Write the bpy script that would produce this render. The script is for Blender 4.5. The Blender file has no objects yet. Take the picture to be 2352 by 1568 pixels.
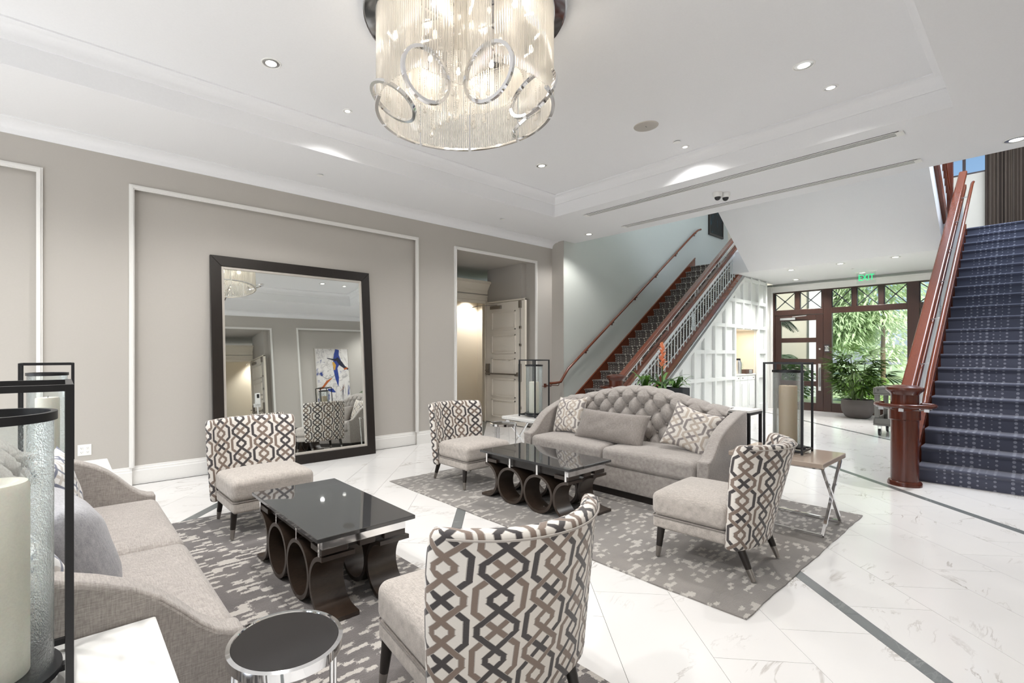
import bpy, bmesh, math, random
from mathutils import Vector, Matrix
D = bpy.data; C = bpy.context; S = C.scene; COL = S.collection
PI = math.pi; R = math.radians
random.seed(7)

# ------------------------------------------------------------------ camera
cam = D.cameras.new('camera'); camo = D.objects.new('camera', cam); COL.objects.link(camo)
cam.sensor_width = 36.0; cam.lens = 1107.1 / 2352 * 36.0
cam.shift_x = (1176 - 1043.26) / 2352; cam.shift_y = (812.17 - 784) / 2352
cam.clip_start = 0.03; cam.clip_end = 300
camo.location = (0, 0, 1.45); camo.rotation_euler = (R(90), 0, R(50.806 - 90))
S.camera = camo

# ------------------------------------------------------------------ sky and colour
S.view_settings.view_transform = 'Standard'; S.view_settings.look = 'None'
S.view_settings.exposure = -0.10; S.view_settings.gamma = 1.0
S.view_settings.use_curve_mapping = False
W = D.worlds.new('sky'); S.world = W; W.use_nodes = True
wn = W.node_tree; wn.nodes.clear()
wo = wn.nodes.new('ShaderNodeOutputWorld'); wb = wn.nodes.new('ShaderNodeBackground')
ws = wn.nodes.new('ShaderNodeTexSky'); ws.sky_type = 'HOSEK_WILKIE'; ws.turbidity = 6.0
ws.ground_albedo = 0.4; ws.sun_direction = (-0.45, -0.45, 0.77)
wb.inputs['Strength'].default_value = 4.2
wn.links.new(ws.outputs[0], wb.inputs[0]); wn.links.new(wb.outputs[0], wo.inputs[0])

def lamp(kind, name, loc, power, col=(1, 1, 1), rot=(0, 0, 0), **kw):
    l = D.lights.new(name, kind); l.energy = power; l.color = col
    for k, v in kw.items(): setattr(l, k, v)
    o = D.objects.new(name, l); COL.objects.link(o); o.location = loc; o.rotation_euler = rot
    return o
# the sun over the garden, high and soft behind thin cloud
lamp('SUN', 'sun', (0, 0, 20), 10.5, (1, 0.98, 0.95), Vector((0.45, 0.66, -0.60)).to_track_quat('-Z', 'Y').to_euler(), angle=R(12))
# added fill lamp at the unseen end of the lobby, standing in for window daylight
lamp('AREA', 'back_fill', (-3.2, 2.8, 1.75), 120, (0.93, 0.97, 1.0), (0, R(-90), 0), shape='RECTANGLE', size=2.6, size_y=5.6)
# added lamps high over the two stairs, standing in for upper storey daylight
lamp('AREA', 'upper_fill', (11.3, 0.25, 6.6), 300, (0.78, 0.86, 1.0), (0, 0, 0), shape='RECTANGLE', size=5.0, size_y=1.4)
lamp('AREA', 'upper_fill', (11.0, 5.3, 6.6), 45, (0.86, 1.0, 0.98), (0, 0, 0), shape='RECTANGLE', size=5.0, size_y=1.3)

# ------------------------------------------------------------------ materials
class NT:
    def __init__(s, name):
        s.m = D.materials.new(name); s.m.use_nodes = True; s.t = s.m.node_tree; s.t.nodes.clear()
        s.out = s.t.nodes.new('ShaderNodeOutputMaterial')
    def n(s, typ, props=None, **ins):
        nd = s.t.nodes.new('ShaderNode' + typ)
        for k, v in (props or {}).items(): setattr(nd, k, v)
        for k, v in ins.items():
            s.put(nd.inputs[k.replace('_', ' ')], v)
        return nd
    def put(s, sock, v):
        if isinstance(v, bpy.types.NodeSocket): s.t.links.new(v, sock)
        elif isinstance(v, (tuple, list)) and len(v) == 3 and sock.type == 'RGBA': sock.default_value = (*v, 1)
        else: sock.default_value = v
    def math(s, op, a, b=0.0, c=0.0, clamp=False):
        nd = s.t.nodes.new('ShaderNodeMath'); nd.operation = op; nd.use_clamp = clamp
        for i, v in enumerate((a, b, c)): s.put(nd.inputs[i], v)
        return nd.outputs[0]
    def mix(s, f, a, b, blend='MIX'):
        nd = s.t.nodes.new('ShaderNodeMix'); nd.data_type = 'RGBA'; nd.blend_type = blend
        s.put(nd.inputs[0], f); s.put(nd.inputs[6], a); s.put(nd.inputs[7], b)
        return nd.outputs[2]
    def ramp(s, f, stops):
        nd = s.t.nodes.new('ShaderNodeValToRGB'); e = nd.color_ramp.elements
        while len(e) > 1: e.remove(e[0])
        e[0].position = stops[0][0]; e[0].color = (*stops[0][1], 1)
        for p, c in stops[1:]:
            k = e.new(p); k.color = (*c, 1)
        s.put(nd.inputs[0], f); return nd.outputs[0]
    def coord(s, which='Object', scale=(1, 1, 1), loc=(0, 0, 0), rot=(0, 0, 0)):
        tc = s.t.nodes.new('ShaderNodeTexCoord'); mp = s.t.nodes.new('ShaderNodeMapping')
        s.t.links.new(tc.outputs[which], mp.inputs[0])
        mp.inputs['Scale'].default_value = scale; s.put(mp.inputs['Location'], loc); mp.inputs['Rotation'].default_value = rot
        return mp.outputs[0]
    def noise(s, vec, scale, detail=3, rough=0.5, dist=0.0):
        nd = s.n('TexNoise', None, Scale=scale, Detail=detail, Roughness=rough, Distortion=dist)
        if vec is not None: s.put(nd.inputs['Vector'], vec)
        return nd.outputs[0]
    def bump(s, h, strength=0.3, dist=0.01):
        return s.n('Bump', None, Height=h, Strength=strength, Distance=dist).outputs[0]
    def done(s, base, rough=0.5, metal=0.0, normal=None, spec=0.5, **kw):
        b = s.n('BsdfPrincipled', None, Base_Color=base, Roughness=rough, Metallic=metal)
        b.inputs['Specular IOR Level'].default_value = spec
        if normal is not None: s.put(b.inputs['Normal'], normal)
        for k, v in kw.items(): s.put(b.inputs[k.replace('_', ' ')], v)
        s.t.links.new(b.outputs[0], s.out.inputs[0]); return s.m
def srgb(r, g, b):
    f = lambda c: (c / 255 / 12.92) if c / 255 <= 0.04045 else ((c / 255 + 0.055) / 1.055) ** 2.4
    return (f(r), f(g), f(b))
M = {}
def plain(name, col, rough=0.5, metal=0.0, spec=0.5, **kw):
    M[name] = NT(name).done(col, rough, metal, None, spec, **kw); return M[name]
def grained(name, col, col2, rough, scale, stretch, bump=0.1, metal=0.0, spec=0.5, **kw):
    t = NT(name); v = t.coord('Object', stretch); f = t.noise(v, scale, 4, 0.6)
    M[name] = t.done(t.mix(f, col, col2), rough, metal, t.bump(f, bump, 0.003) if bump else None, spec, **kw)
def painted(name, col, rough=0.6, d=0.03):
    grained(name, tuple(c * (1 - d) for c in col), tuple(min(1, c * (1 + d)) for c in col), rough, 60, (1, 1, 1), 0.04)

painted('wall_paint', srgb(183, 178, 171)); painted('stair_paint', srgb(196, 200, 194))
painted('white_paint', srgb(232, 230, 226), 0.45); painted('ceiling_paint', srgb(236, 236, 237), 0.75)
painted('panel_paint', srgb(236, 238, 236), 0.4); painted('cream_paint', srgb(226, 218, 203), 0.6)
painted('door_paint', srgb(234, 227, 216), 0.45)
painted('beige_stucco', srgb(190, 183, 166), 0.9); painted('white_stucco', srgb(240, 240, 236), 0.9)
plain('grout', srgb(120, 115, 108), 0.9)
grained('mahogany', srgb(62, 24, 13), srgb(98, 44, 26), 0.2, 5, (1, 14, 1), 0.03, spec=0.6)
grained('mahogany_run', srgb(82, 36, 19), srgb(130, 64, 37), 0.22, 5, (1, 18, 18), 0.03, spec=0.6)
grained('brown_frame', srgb(40, 22, 16), srgb(64, 37, 27), 0.35, 6, (10, 10, 1), 0.03)
grained('espresso', srgb(22, 18, 16), srgb(40, 33, 29), 0.32, 6, (12, 12, 1), 0.04)
grained('bronze_wood', srgb(32, 26, 22), srgb(70, 56, 46), 0.3, 40, (1, 1, 6), 0.05, spec=0.7)
plain('black_glass', (0.04, 0.04, 0.041), 0.03, 0, 1.0); plain('black_metal', (0.012, 0.012, 0.014), 0.38, 0.2)
plain('stool_glass', (0.022, 0.02, 0.02), 0.12, 0, 0.6)
plain('chrome', (0.86, 0.86, 0.87), 0.06, 1.0); plain('steel', (0.66, 0.66, 0.66), 0.28, 1.0)
plain('pewter', (0.36, 0.34, 0.32), 0.3, 1.0); plain('canopy_chrome', (0.5, 0.5, 0.52), 0.08, 1.0)
plain('mirror_glass', (0.87, 0.9, 0.88), 0.012, 1.0); plain('silver_leaf', srgb(196, 190, 182), 0.4, 0.4)
plain('lacquer_white', srgb(244, 243, 240), 0.25); plain('lacquer_taupe', srgb(178, 162, 148), 0.08, 0, 0.7)
plain('white_plastic', srgb(238, 237, 234), 0.4); plain('dark_plastic', (0.02, 0.02, 0.022), 0.3); plain('grey_plastic', srgb(120, 118, 114), 0.55)
plain('baluster_paint', srgb(214, 218, 220), 0.35, 0.3); plain('wax_ivory', srgb(238, 233, 220), 0.55, Subsurface_Weight=0.15)
plain('wax_tan', srgb(196, 176, 150), 0.6, Subsurface_Weight=0.15)
plain('pot_glaze', srgb(78, 72, 70), 0.6); plain('soil', srgb(44, 36, 28), 0.95)
plain('planter_slate', srgb(48, 52, 56), 0.7); plain('book_brown', srgb(84, 62, 50), 0.7); plain('book_grey', srgb(150, 152, 150), 0.6)
plain('dark_trim', srgb(44, 48, 52), 0.4)
plain('stem_green', srgb(70, 92, 44), 0.7); plain('bark', srgb(92, 78, 60), 0.9)
def leaf(name, c1, c2, trans=0.25):
    t = NT(name); oi = t.n('ObjectInfo'); f = t.noise(t.coord('Object'), 6, 2)
    f = t.math('ADD', t.math('MULTIPLY', f, 0.7), t.math('MULTIPLY', oi.outputs['Random'], 0.4))
    col = t.mix(f, c1, c2)
    b = t.n('BsdfPrincipled', None, Base_Color=col, Roughness=0.42)
    tr = t.n('BsdfTranslucent', None, Color=col); mx = t.n('MixShader', None, Fac=trans)
    t.t.links.new(b.outputs[0], mx.inputs[1]); t.t.links.new(tr.outputs[0], mx.inputs[2]); t.t.links.new(mx.outputs[0], t.out.inputs[0])
    M[name] = t.m
leaf('leaf_rhapis', srgb(28, 50, 16), srgb(74, 102, 36)); leaf('leaf_bamboo', srgb(138, 168, 118), srgb(226, 236, 206), 0.4)
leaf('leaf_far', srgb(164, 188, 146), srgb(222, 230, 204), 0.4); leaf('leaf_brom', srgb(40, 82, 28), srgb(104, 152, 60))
leaf('leaf_dark', srgb(30, 52, 26), srgb(66, 98, 46)); leaf('leaf_hedge', srgb(90, 132, 60), srgb(160, 190, 96), 0.3)
leaf('flower_orange', srgb(214, 116, 76), srgb(240, 168, 128), 0.2); leaf('lawn', srgb(148, 170, 116), srgb(194, 208, 154), 0.1)
plain('paving', srgb(214, 208, 196), 0.8)

def emit(name, col, strength, base=(0.8, 0.8, 0.8)):
    t = NT(name); t.done(base, 0.4, Emission_Color=(*col, 1), Emission_Strength=strength); M[name] = t.m
emit('lamp_lens', (1, 0.95, 0.86), 6.0); emit('bulb_glow', (1, 0.88, 0.7), 6.0); emit('exit_green', (0.02, 0.85, 0.3), 1.0, (0.02, 0.5, 0.15))

def clear(name, tint, gloss, rough=0.04, bump=0.0, scale=60, haze=0.0, hazecol=(1, 1, 1), edge=0.0):
    """thin clear glass: see-through with a fresnel sheen, seeds or ripples as bumps, a little haze"""
    t = NT(name); nrm = None
    fr = t.n('LayerWeight', None, Blend=0.35)
    if bump:
        v = t.coord('Object'); h = t.math('ADD', t.noise(v, scale, 2), t.math('MULTIPLY', t.noise(v, scale * 0.3, 2), 0.8))
        nrm = t.bump(h, bump, 0.01); t.put(fr.inputs['Normal'], nrm)
    if edge: tint = t.mix(t.math('POWER', fr.outputs['Facing'], 1.6), (*tint, 1), (*[c * edge for c in tint], 1))
    tr = t.n('BsdfTransparent', None, Color=tint); gl = t.n('BsdfGlossy', None, Color=(1, 1, 1), Roughness=rough)
    if nrm: t.put(gl.inputs['Normal'], nrm)
    f = t.math('ADD', t.math('MULTIPLY', fr.outputs['Fresnel'], gloss), 0.0, clamp=True)
    mx = t.n('MixShader', None, Fac=f); t.t.links.new(tr.outputs[0], mx.inputs[1]); t.t.links.new(gl.outputs[0], mx.inputs[2])
    last = mx
    if haze:
        v = t.coord('Object'); hz = haze if haze >= .3 else t.math('MULTIPLY', t.math('POWER', t.noise(v, scale, 3, 0.7), 2.0), haze * 3.0, clamp=True)
        df = t.n('BsdfTranslucent', None, Color=hazecol); d2 = t.n('BsdfDiffuse', None, Color=hazecol); ad = t.n('MixShader', None, Fac=0.5)
        t.t.links.new(df.outputs[0], ad.inputs[1]); t.t.links.new(d2.outputs[0], ad.inputs[2])
        m2 = t.n('MixShader', None, Fac=hz); t.t.links.new(mx.outputs[0], m2.inputs[1]); t.t.links.new(ad.outputs[0], m2.inputs[2]); last = m2
    t.t.links.new(last.outputs[0], t.out.inputs[0]); M[name] = t.m
clear('window_glass', (0.97, 0.99, 0.98), 0.25, 0.01)
clear('seeded_glass', (0.92, 0.95, 0.945), 0.9, 0.05, 0.24, 190, 0.05, (0.82, 0.9, 0.9))
clear('crystal', (0.93, 0.92, 0.9), 0.8, 0.05, 0, 40, 0.30, (1, 0.96, 0.9), 0.25); clear('acrylic', (0.93, 0.97, 0.95), 0.5, 0.02)

def linen(name, c1, c2):
    t = NT(name)
    a = t.noise(t.coord('Object', (260, 30, 30)), 1.0, 3, 0.6); b = t.noise(t.coord('Object', (30, 260, 260)), 1.0, 3, 0.6)
    f = t.math('MULTIPLY', t.math('ADD', a, b), 0.5); big = t.noise(t.coord('Object'), 5, 2)
    f2 = t.math('ADD', t.math('MULTIPLY', t.math('SUBTRACT', f, 0.5), 2.4), t.math('ADD', 0.5, t.math('MULTIPLY', t.math('SUBTRACT', big, 0.5), 0.3)), clamp=True)
    M[name] = t.done(t.mix(f2, c1, c2), 0.75, 0, t.bump(f, 0.35, 0.002), 0.3, Sheen_Weight=0.25)
linen('linen', srgb(128, 121, 116), srgb(188, 181, 175)); linen('linen_chair', srgb(146, 138, 131), srgb(206, 198, 190)); linen('linen_grey', srgb(138, 138, 143), srgb(188, 187, 190))
linen('linen_dark', srgb(112, 105, 100), srgb(162, 154, 148))

def trellis(name, ground, dark, brown, colw=0.19, strand=0.125):
    """interlaced octagon trellis woven into upholstery, drawn from the cloth's UV in metres"""
    t = NT(name); tc = t.t.nodes.new('ShaderNodeTexCoord'); sp = t.n('SeparateXYZ', None); t.put(sp.inputs[0], tc.outputs['UV'])
    u = t.math('DIVIDE', sp.outputs[0], colw); v = t.math('DIVIDE', sp.outputs[1], colw * 1.19)
    fl = t.math('FLOOR', u); par = t.math('MODULO', t.math('ABSOLUTE', fl), 2.0)
    par = t.math('GREATER_THAN', par, 0.5)
    x = t.math('ABSOLUTE', t.math('SUBTRACT', t.math('SUBTRACT', u, fl), 0.5))
    vv = t.math('ADD', v, t.math('MULTIPLY', par, 0.5))
    tt = t.math('ABSOLUTE', t.math('SUBTRACT', t.math('FRACT', vv), 0.5))        # 0 .. 0.5
    sl = 1.39
    d = t.math('SUBTRACT', 0.331, tt)
    wide = t.math('MINIMUM', t.math('MULTIPLY', t.math('MAXIMUM', d, 0.0), sl), 0.37)
    small = t.math('MINIMUM', t.math('MULTIPLY', t.math('MAXIMUM', t.math('MULTIPLY', d, -1.0), 0.0), sl), 0.18)
    a1 = t.math('ADD', wide, small); a2 = t.math('MINIMUM', t.math('MULTIPLY', tt, sl), 0.44)
    d1 = t.math('ABSOLUTE', t.math('SUBTRACT', x, a1)); d2 = t.math('ABSOLUTE', t.math('SUBTRACT', x, a2))
    # diagonal runs look thicker across u, so widen them there
    dg1 = t.math('LESS_THAN', t.math('MAXIMUM', t.math('MULTIPLY', wide, 0.486), small), 0.1795); dg2 = t.math('LESS_THAN', a2, 0.4395)
    w1 = t.math('MULTIPLY', t.math('ADD', 1.0, t.math('MULTIPLY', dg1, 0.5)), strand * 0.42); w2 = t.math('MULTIPLY', t.math('ADD', 1.0, t.math('MULTIPLY', dg2, 0.5)), strand * 0.42)
    rag = t.math('MULTIPLY', t.math('SUBTRACT', t.noise(t.coord('UV'), 420, 2), 0.5), 0.02)
    m1 = t.math('LESS_THAN', t.math('ADD', d1, rag), w1); m2 = t.math('LESS_THAN', t.math('ADD', d2, rag), w2)
    e1 = t.math('LESS_THAN', d1, t.math('ADD', w1, 0.016)); e2 = t.math('LESS_THAN', d2, t.math('ADD', w2, 0.016))
    ca = t.mix(par, (*dark, 1), (*brown, 1)); cb = t.mix(par, (*brown, 1), (*dark, 1))
    edge = tuple(g * 0.45 + k * 0.25 + b * 0.3 for g, k, b in zip(ground, dark, brown))
    fine = t.noise(t.coord('UV', (300, 300, 300)), 1.0, 3, 0.7)
    g = t.mix(fine, tuple(c * 0.9 for c in ground), tuple(min(1, c * 1.06) for c in ground))
    c = t.mix(e2, g, (*edge, 1)); c = t.mix(m2, c, cb); c = t.mix(e1, c, (*edge, 1)); c = t.mix(m1, c, ca)
    c = t.mix(t.math('MULTIPLY', fine, 0.2), c, t.mix(0.5, c, g))
    h = t.math('ADD', t.math('MAXIMUM', m1, m2), t.math('MULTIPLY', fine, 0.3))
    M[name] = t.done(c, 0.62, 0, t.bump(h, 0.25, 0.002), 0.35, Sheen_Weight=0.2)
trellis('trellis_chair', srgb(226, 220, 212), srgb(42, 36, 40), srgb(122, 104, 92))
trellis('trellis_pillow', srgb(220, 214, 206), srgb(136, 128, 126), srgb(182, 169, 156), 0.20)
trellis('trellis_blue', srgb(232, 231, 230), srgb(98, 104, 124), srgb(196, 190, 184), 0.17)

def marble(name, base, vein, amount, rough):
    t = NT(name); oi = t.n('ObjectInfo'); off = t.n('CombineXYZ', None)
    t.put(off.inputs[0], t.math('MULTIPLY', oi.outputs['Random'], 37.0)); t.put(off.inputs[1], t.math('MULTIPLY', oi.outputs['Random'], 91.0))
    v = t.coord('Object', (1, 1, 1), off.outputs[0])
    st = t.n('Mapping', None); t.put(st.inputs[0], v); st.inputs['Scale'].default_value = (0.8, 2.4, 1); st.inputs['Rotation'].default_value = (0, 0, 0.5)
    n1 = t.noise(st.outputs[0], 1.6, 6, 0.6, 0.7); r1 = t.math('SUBTRACT', 1.0, t.math('MULTIPLY', t.math('ABSOLUTE', t.math('SUBTRACT', n1, 0.5)), 60.0), clamp=True)
    mask = t.math('MULTIPLY', t.math('SUBTRACT', t.noise(v, 1.9, 2), 0.50), 5.0, clamp=True)
    cl = t.noise(v, 2.0, 3)
    b = t.mix(cl, base, tuple(c * 0.93 for c in base))
    col = t.mix(t.math('MULTIPLY', t.math('MULTIPLY', r1, mask), amount), b, vein)
    M[name] = t.done(col, rough, 0, None, 0.5)
marble('marble', srgb(236, 234, 232), srgb(140, 128, 116), 0.75, 0.13); marble('marble_band', srgb(118, 122, 122), srgb(178, 180, 178), 0.5, 0.17)
marble('marble_top', srgb(244, 243, 240), srgb(170, 168, 166), 0.4, 0.2)

def rugmat(name, base, base2, light, sx, sy, dens):
    t = NT(name); v = t.coord('Object')
    wv = t.n('Mapping', None); t.put(wv.inputs[0], v)
    # woven blocks: a cell grid with ragged edges, switched on by a wider drift
    rag = t.math('MULTIPLY', t.math('SUBTRACT', t.noise(v, 46, 4, 0.75), 0.5), 1.9)
    sp = t.n('SeparateXYZ', None); t.put(sp.inputs[0], v)
    X = t.math('ADD', t.math('MULTIPLY', sp.outputs[0], sx), rag); Y = t.math('ADD', t.math('MULTIPLY', sp.outputs[1], sy), rag)
    cb = t.n('CombineXYZ', None); t.put(cb.inputs[0], t.math('FLOOR', X)); t.put(cb.inputs[1], t.math('FLOOR', Y))
    wn_ = t.n('TexWhiteNoise', None); t.put(wn_.inputs[0], cb.outputs[0])
    drift = t.noise(t.coord('Object', (1.0, 1.0, 1)), 1.6, 3, 0.6)
    on = t.math('LESS_THAN', wn_.outputs[0], t.math('MULTIPLY', drift, dens))
    bl = t.math('SMOOTH_MIN', on, 1.0, 0.0)
    fine = t.noise(t.coord('Object', (40, 220, 40)), 1.0, 3, 0.7); big = t.noise(v, 2.2, 4, 0.6)
    b = t.mix(t.math('MULTIPLY', t.math('SUBTRACT', big, 0.25), 1.6, clamp=True), base, base2)
    c = t.mix(t.math('MULTIPLY', bl, t.math('ADD', 0.45, t.math('MULTIPLY', fine, 0.7)), clamp=True), b, light)
    c = t.mix(t.math('MULTIPLY', fine, 0.4), c, t.mix(0.6, c, (*base2, 1)))
    M[name] = t.done(c, 0.95, 0, t.bump(t.math('ADD', fine, t.noise(v, 160, 2)), 0.6, 0.006), 0.1, Sheen_Weight=0.3)
rugmat('rug_dark', srgb(84, 80, 80), srgb(136, 130, 127), srgb(214, 208, 200), 17, 40, 0.55)
rugmat('rug_light', srgb(118, 114, 111), srgb(158, 152, 146), srgb(204, 199, 192), 19, 44, 0.36)

def stair_carpet(name, base, base2, dot):
    """pile with rows of woven dots; UV = metres across the tread, metres along the run"""
    t = NT(name); tc = t.t.nodes.new('ShaderNodeTexCoord'); sp = t.n('SeparateXYZ', None); t.put(sp.inputs[0], tc.outputs['UV'])
    u = t.math('DIVIDE', sp.outputs[0], 0.062); v0 = t.math('DIVIDE', sp.outputs[1], 0.046)
    fl = t.math('FLOOR', u); wn_ = t.n('TexWhiteNoise', {'noise_dimensions': '1D'}); t.put(wn_.inputs['W'], fl); r = wn_.outputs[0]
    v = t.math('ADD', v0, t.math('MULTIPLY', r, 3.7))
    du = t.math('MULTIPLY', t.math('SUBTRACT', t.math('FRACT', u), 0.5), 0.062); dv = t.math('MULTIPLY', t.math('SUBTRACT', t.math('FRACT', v), 0.5), 0.046)
    rad = t.math('ADD', 0.005, t.math('MULTIPLY', r, 0.012))
    dist = t.math('SQRT', t.math('ADD', t.math('MULTIPLY', du, du), t.math('MULTIPLY', dv, dv)))
    on = t.math('MULTIPLY', t.math('SUBTRACT', rad, dist), 400.0, clamp=True)
    on = t.math('MULTIPLY', on, t.math('GREATER_THAN', r, 0.16))
    pile = t.noise(t.coord('UV', (500, 500, 1)), 1.0, 2, 0.8)
    b = t.mix(pile, base, base2); c = t.mix(on, b, t.mix(pile, dot, tuple(x * 0.75 for x in dot)))
    M[name] = t.done(c, 0.95, 0, t.bump(t.math('ADD', pile, on), 0.5, 0.004), 0.1, Sheen_Weight=0.35)
stair_carpet('carpet_warm_lit', srgb(76, 70, 67), srgb(112, 104, 99), srgb(232, 225, 212)); stair_carpet('carpet_blue_lit', srgb(56, 59, 74), srgb(104, 107, 124), srgb(152, 155, 170))  # one carpet twice: warm lamp light and blue daylight put into its colours

def curtain_mat():
    t = NT('curtain_cloth'); sp = t.n('SeparateXYZ', None); tc = t.t.nodes.new('ShaderNodeTexCoord'); t.put(sp.inputs[0], tc.outputs['UV'])
    f = t.n('TexNoise', {'noise_dimensions': '1D'}, Scale=1.0, Detail=3); t.put(f.inputs['W'], t.math('MULTIPLY', sp.outputs[0], 14.0))
    M['curtain_cloth'] = t.done(t.ramp(f.outputs[0], [(0.3, srgb(40, 32, 28)), (0.48, srgb(96, 82, 70)), (0.6, srgb(62, 50, 44)), (0.72, srgb(150, 134, 114))]), 0.8)
curtain_mat()
def art_mat(name, a, b, cc, d):
    t = NT(name); v = t.coord('Generated'); n1 = t.noise(v, 2.6, 5, 0.6, 2.0); n2 = t.noise(t.coord('Generated', (1, 1, 1), (4, 7, 2)), 2.0, 4, 0.55, 1.5); n3 = t.noise(t.coord('Generated', (1, 1, 1), (9, 2, 5)), 5.0, 5, 0.6, 1.0)
    c = t.ramp(n1, [(0.3, a), (0.5, tuple(x * 0.9 for x in a)), (0.75, tuple(x * 0.75 for x in a))])
    c = t.mix(t.math('MULTIPLY', t.math('SUBTRACT', n2, 0.60), 16.0, clamp=True), c, b)
    c = t.mix(t.math('MULTIPLY', t.math('SUBTRACT', n3, 0.68), 14.0, clamp=True), c, cc)
    ln = t.math('SUBTRACT', 1.0, t.math('MULTIPLY', t.math('ABSOLUTE', t.math('SUBTRACT', n2, 0.47)), 60.0), clamp=True)
    c = t.mix(t.math('MULTIPLY', ln, 0.5), c, d); M[name] = t.done(c, 0.6)
art_mat('art_abstract', srgb(228, 224, 220), srgb(36, 58, 130), srgb(206, 150, 60), srgb(60, 56, 70)); art_mat('art_dark', srgb(26, 30, 34), srgb(30, 70, 84), srgb(14, 16, 20), srgb(50, 60, 70))

# ------------------------------------------------------------------ geometry helpers
class MB:
    """collects shapes, then links them as ONE mesh object"""
    def __init__(s): s.v = []; s.f = []; s.uv = {}
    def add(s, vs, fs, uvs=None):
        b = len(s.v); s.v += [tuple(p) for p in vs]
        for i, f in enumerate(fs):
            if uvs: s.uv[len(s.f)] = uvs[i]
            s.f.append(tuple(b + k for k in f))
        return s
    def box(s, x0, y0, z0, x1, y1, z1):
        x0, x1 = min(x0, x1), max(x0, x1); y0, y1 = min(y0, y1), max(y0, y1); z0, z1 = min(z0, z1), max(z0, z1)
        return s.add([(x0, y0, z0), (x1, y0, z0), (x1, y1, z0), (x0, y1, z0), (x0, y0, z1), (x1, y0, z1), (x1, y1, z1), (x0, y1, z1)],
                     [(3, 2, 1, 0), (4, 5, 6, 7), (0, 1, 5, 4), (1, 2, 6, 5), (2, 3, 7, 6), (3, 0, 4, 7)])
    def cbox(s, c, d): return s.box(c[0] - d[0] / 2, c[1] - d[1] / 2, c[2] - d[2] / 2, c[0] + d[0] / 2, c[1] + d[1] / 2, c[2] + d[2] / 2)
    def prism(s, poly, axis, a0, a1):
        """extrude a 2-D polygon along an axis: 'x' -> (y,z), 'y' -> (x,z), 'z' -> (x,y)"""
        def P(p, a): return (a, p[0], p[1]) if axis == 'x' else (p[0], a, p[1]) if axis == 'y' else (p[0], p[1], a)
        n = len(poly); vs = [P(p, a0) for p in poly] + [P(p, a1) for p in poly]
        fs = [tuple(range(n - 1, -1, -1)), tuple(range(n, 2 * n))] + [(i, (i + 1) % n, n + (i + 1) % n, n + i) for i in range(n)]
        return s.add(vs, fs)
    def bar(s, p0, p1, w, h, up=(0, 0, 1)):
        p0 = Vector(p0); p1 = Vector(p1); d = (p1 - p0).normalized(); a = d.cross(Vector(up))
        if a.length < 1e-4: a = d.cross(Vector((1, 0, 0)))
        a.normalize(); b = a.cross(d).normalized(); q = [(-1, -1), (1, -1), (1, 1), (-1, 1)]
        vs = [p + a * (i * w / 2) + b * (j * h / 2) for p in (p0, p1) for i, j in q]
        return s.add(vs, [(3, 2, 1, 0), (4, 5, 6, 7), (0, 1, 5, 4), (1, 2, 6, 5), (2, 3, 7, 6), (3, 0, 4, 7)])
    def lathe(s, prof, n=24, c=(0, 0), cap=True, ang=2 * PI, a0=0.0):
        vs = []; fs = []; m = len(prof); full = abs(ang - 2 * PI) < 1e-6; k = n if full else n + 1
        for i in range(k):
            t = a0 + ang * i / n
            for r, z in prof: vs.append((c[0] + r * math.cos(t), c[1] + r * math.sin(t), z))
        for i in range(n):
            j = (i + 1) % k
            for q in range(m - 1): fs.append((i * m + q, j * m + q, j * m + q + 1, i * m + q + 1))
        if cap and full:
            if prof[0][0] > 1e-6: fs.append(tuple(i * m for i in range(k - 1, -1, -1)))
            if prof[-1][0] > 1e-6: fs.append(tuple(i * m + m - 1 for i in range(k)))
        return s.add(vs, fs)
    def cyl(s, p0, p1, r0, r1=None, n=12): return s.tube([p0, p1], [r0, r0 if r1 is None else r1], n)
    def tube(s, pts, r, n=8, closed=False, flat=1.0):
        pts = [Vector(p) for p in pts]; m = len(pts); rs = r if isinstance(r, (list, tuple)) else [r] * m
        T = []
        for i in range(m):
            if closed: d = pts[(i + 1) % m] - pts[i - 1]
            else: d = pts[min(i + 1, m - 1)] - pts[max(i - 1, 0)]
            T.append(d.normalized())
        a = T[0].cross(Vector((0, 0, 1)))
        if a.length < 1e-3: a = T[0].cross(Vector((1, 0, 0)))
        a.normalize(); vs = []; fs = []
        for i in range(m):
            a = (a - T[i] * a.dot(T[i])).normalized(); b = T[i].cross(a)
            for k in range(n):
                t = 2 * PI * k / n; vs.append(pts[i] + (a * math.cos(t) + b * math.sin(t) * flat) * rs[i])
        for i in range(m if closed else m - 1):
            j = (i + 1) % m
            for k in range(n): fs.append((i * n + k, i * n + (k + 1) % n, j * n + (k + 1) % n, j * n + k))
        if not closed: fs += [tuple(range(n - 1, -1, -1)), tuple((m - 1) * n + k for k in range(n))]
        return s.add(vs, fs)
    def grid(s, fn, nu, nv, uvfn=None, closeu=False):
        vs = [fn(i / nu, j / nv) for j in range(nv + 1) for i in range(nu + 1)]; fs = []; uv = []
        for j in range(nv):
            for i in range(nu):
                a = j * (nu + 1) + i; fs.append((a, a + 1, a + nu + 2, a + nu + 1))
                if uvfn: uv.append([uvfn(i / nu, j / nv), uvfn((i + 1) / nu, j / nv), uvfn((i + 1) / nu, (j + 1) / nv), uvfn(i / nu, (j + 1) / nv)])
        return s.add(vs, fs, uv or None)
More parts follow.
